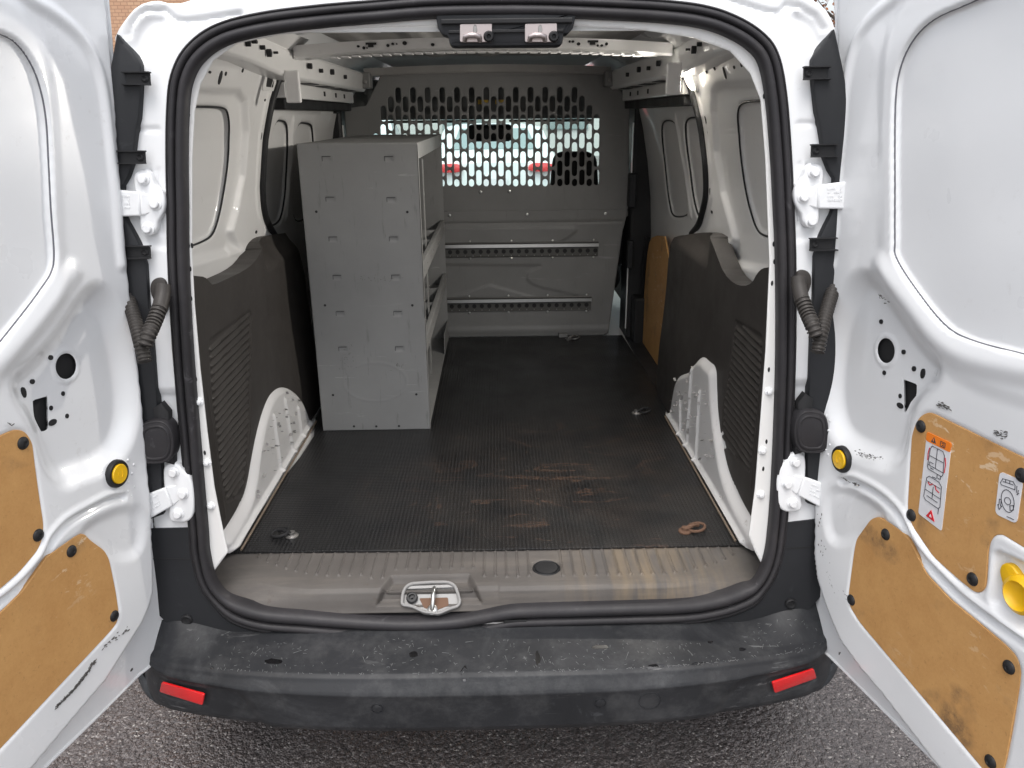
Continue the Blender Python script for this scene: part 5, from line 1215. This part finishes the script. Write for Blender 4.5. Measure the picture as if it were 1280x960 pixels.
parked_car(-2.6, 12.5, .06, 'pale parked car further left beyond the windscreen, half hidden by the shelving', M['carpaint'], 1.76, 1.55)
bl = thing('brick_building', 'tan brick building behind the van at the upper left', 'building', (-10, 15, 0))
MB().box(-18, -4.6, 14, 20, 0, 7.2).build('wall', M['brick'], bl)
for x in (-16, -13, -10, -7):
    w_ = MB().box(x-.6, x+.6, 13.95, 13.99, 4.2, 5.8).build('window', M['render'], bl); MB().box(x-.52, x+.52, 13.93, 13.945, 4.28, 5.72).build('pane', M['cwin'], w_)
MB().box(-18.3, -4.3, 13.7, 20.3, 7.2, 7.4).build('roof', M['slate'], bl)
b2 = thing('low_building', 'long pale low building far beyond the windscreen', 'building', (8, 32, 0))
MB().box(-4, 26, 30, 38, 0, 3.6).build('wall', M['render'], b2)
MB().box(-4.3, 26.3, 29.7, 38.3, 3.6, 3.9).build('roof', M['slate'], b2)
for x in range(-2, 25, 4): MB().box(x, x+1.6, 29.95, 29.99, 1.0, 2.4).build('window', M['cwin'], b2)
tt = thing('tree', 'autumn tree with orange brown leaves behind the van at the upper right', 'tree', (6.3, 13, 0))
tk = MB().tube([(6.3, 13, 0), (6.35, 13.05, 1.4), (6.2, 12.9, 2.8), (6.35, 13, 4.6)], [.16, .13, .10, .04], 10)
rr = random.Random(9); ends = []
for k in range(34):
    b0 = np.array([6.3+rr.gauss(0, .05), 13, rr.uniform(1.8, 4.2)]); a = rr.uniform(0, 6.28); e = b0+np.array([math.cos(a)*rr.uniform(.9, 2.1), math.sin(a)*rr.uniform(.9, 2.1), rr.uniform(.4, 1.6)]); m = (b0+e)/2+np.array([0, 0, .15])
    tk.tube([b0, m, e], [.035, .022, .008], 5); ends += [e, m]
    for q in range(3):
        e2 = e+np.array([rr.gauss(0, .4), rr.gauss(0, .4), rr.uniform(-.1, .5)]); tk.tube([m, e2], [.010, .004], 4); ends.append(e2)
tk.build('trunk', M['bark'], tt, True)
for nm, mt_ in (('leaf', .6), ('leaf2', .4)):
    lf = MB()
    for k in range(int(7000*mt_)):
        c = ends[rr.randrange(len(ends))]+np.array([rr.gauss(0, .24) for _ in range(3)]); d = np.array([rr.gauss(0, 1) for _ in range(3)]); d /= np.linalg.norm(d); e = np.cross(d, [rr.gauss(0, 1) for _ in range(3)]); e /= np.linalg.norm(e); z = rr.uniform(.03, .055)
        b = len(lf.v); lf.v += [tuple(c-d*z), tuple(c+e*z*.5), tuple(c+d*z), tuple(c-e*z*.5)]; lf.f.append((b, b+1, b+2, b+3))
    me = bpy.data.meshes.new('crown'); me.from_pydata(lf.v, [], lf.f); cr = link('crown', me, M[nm], None, False); part(cr, tt)

# =================================================================== THE INTERIOR LAMP (lit in the photograph)
WR = Wall(1); lu, lv = WR.inv(868, 96)
le = WR.Nn(np.array([lu]), np.array([lv]))[0]; lc = WR.pt(lu, lv, .004)
ln = MB().lathe(lc, le, [(.034, -.01), (.034, .006), (.031, .010), (.026, .011)], 24, (.85, 1.15)).build('interior_lamp', M['inner'], van, True); ln['label'] = 'small lit load bay lamp'
MB().lathe(lc, le, [(.0255, .008), (.0255, .014), (.020, .017), (.001, .018)], 24, (.85, 1.15)).build('lamp_lens', M['lampl'], ln, True)
L = bpy.data.lights.new('load_bay_light', 'AREA'); L.shape = 'DISK'; L.size = .05; L.energy = 4.8; L.color = (1, .95, .88); L.spread = math.radians(175)
lo = bpy.data.objects.new('load_bay_light', L); COL.objects.link(lo); lo.location = Vector(lc+le*.024); lo.rotation_euler = Vector(-le).to_track_quat('Z', 'Y').to_euler()
lo.rotation_euler = Vector(le).to_track_quat('-Z', 'Y').to_euler()
for o in list(sc.objects):
    if '_l' in o.keys(): del o['_l']
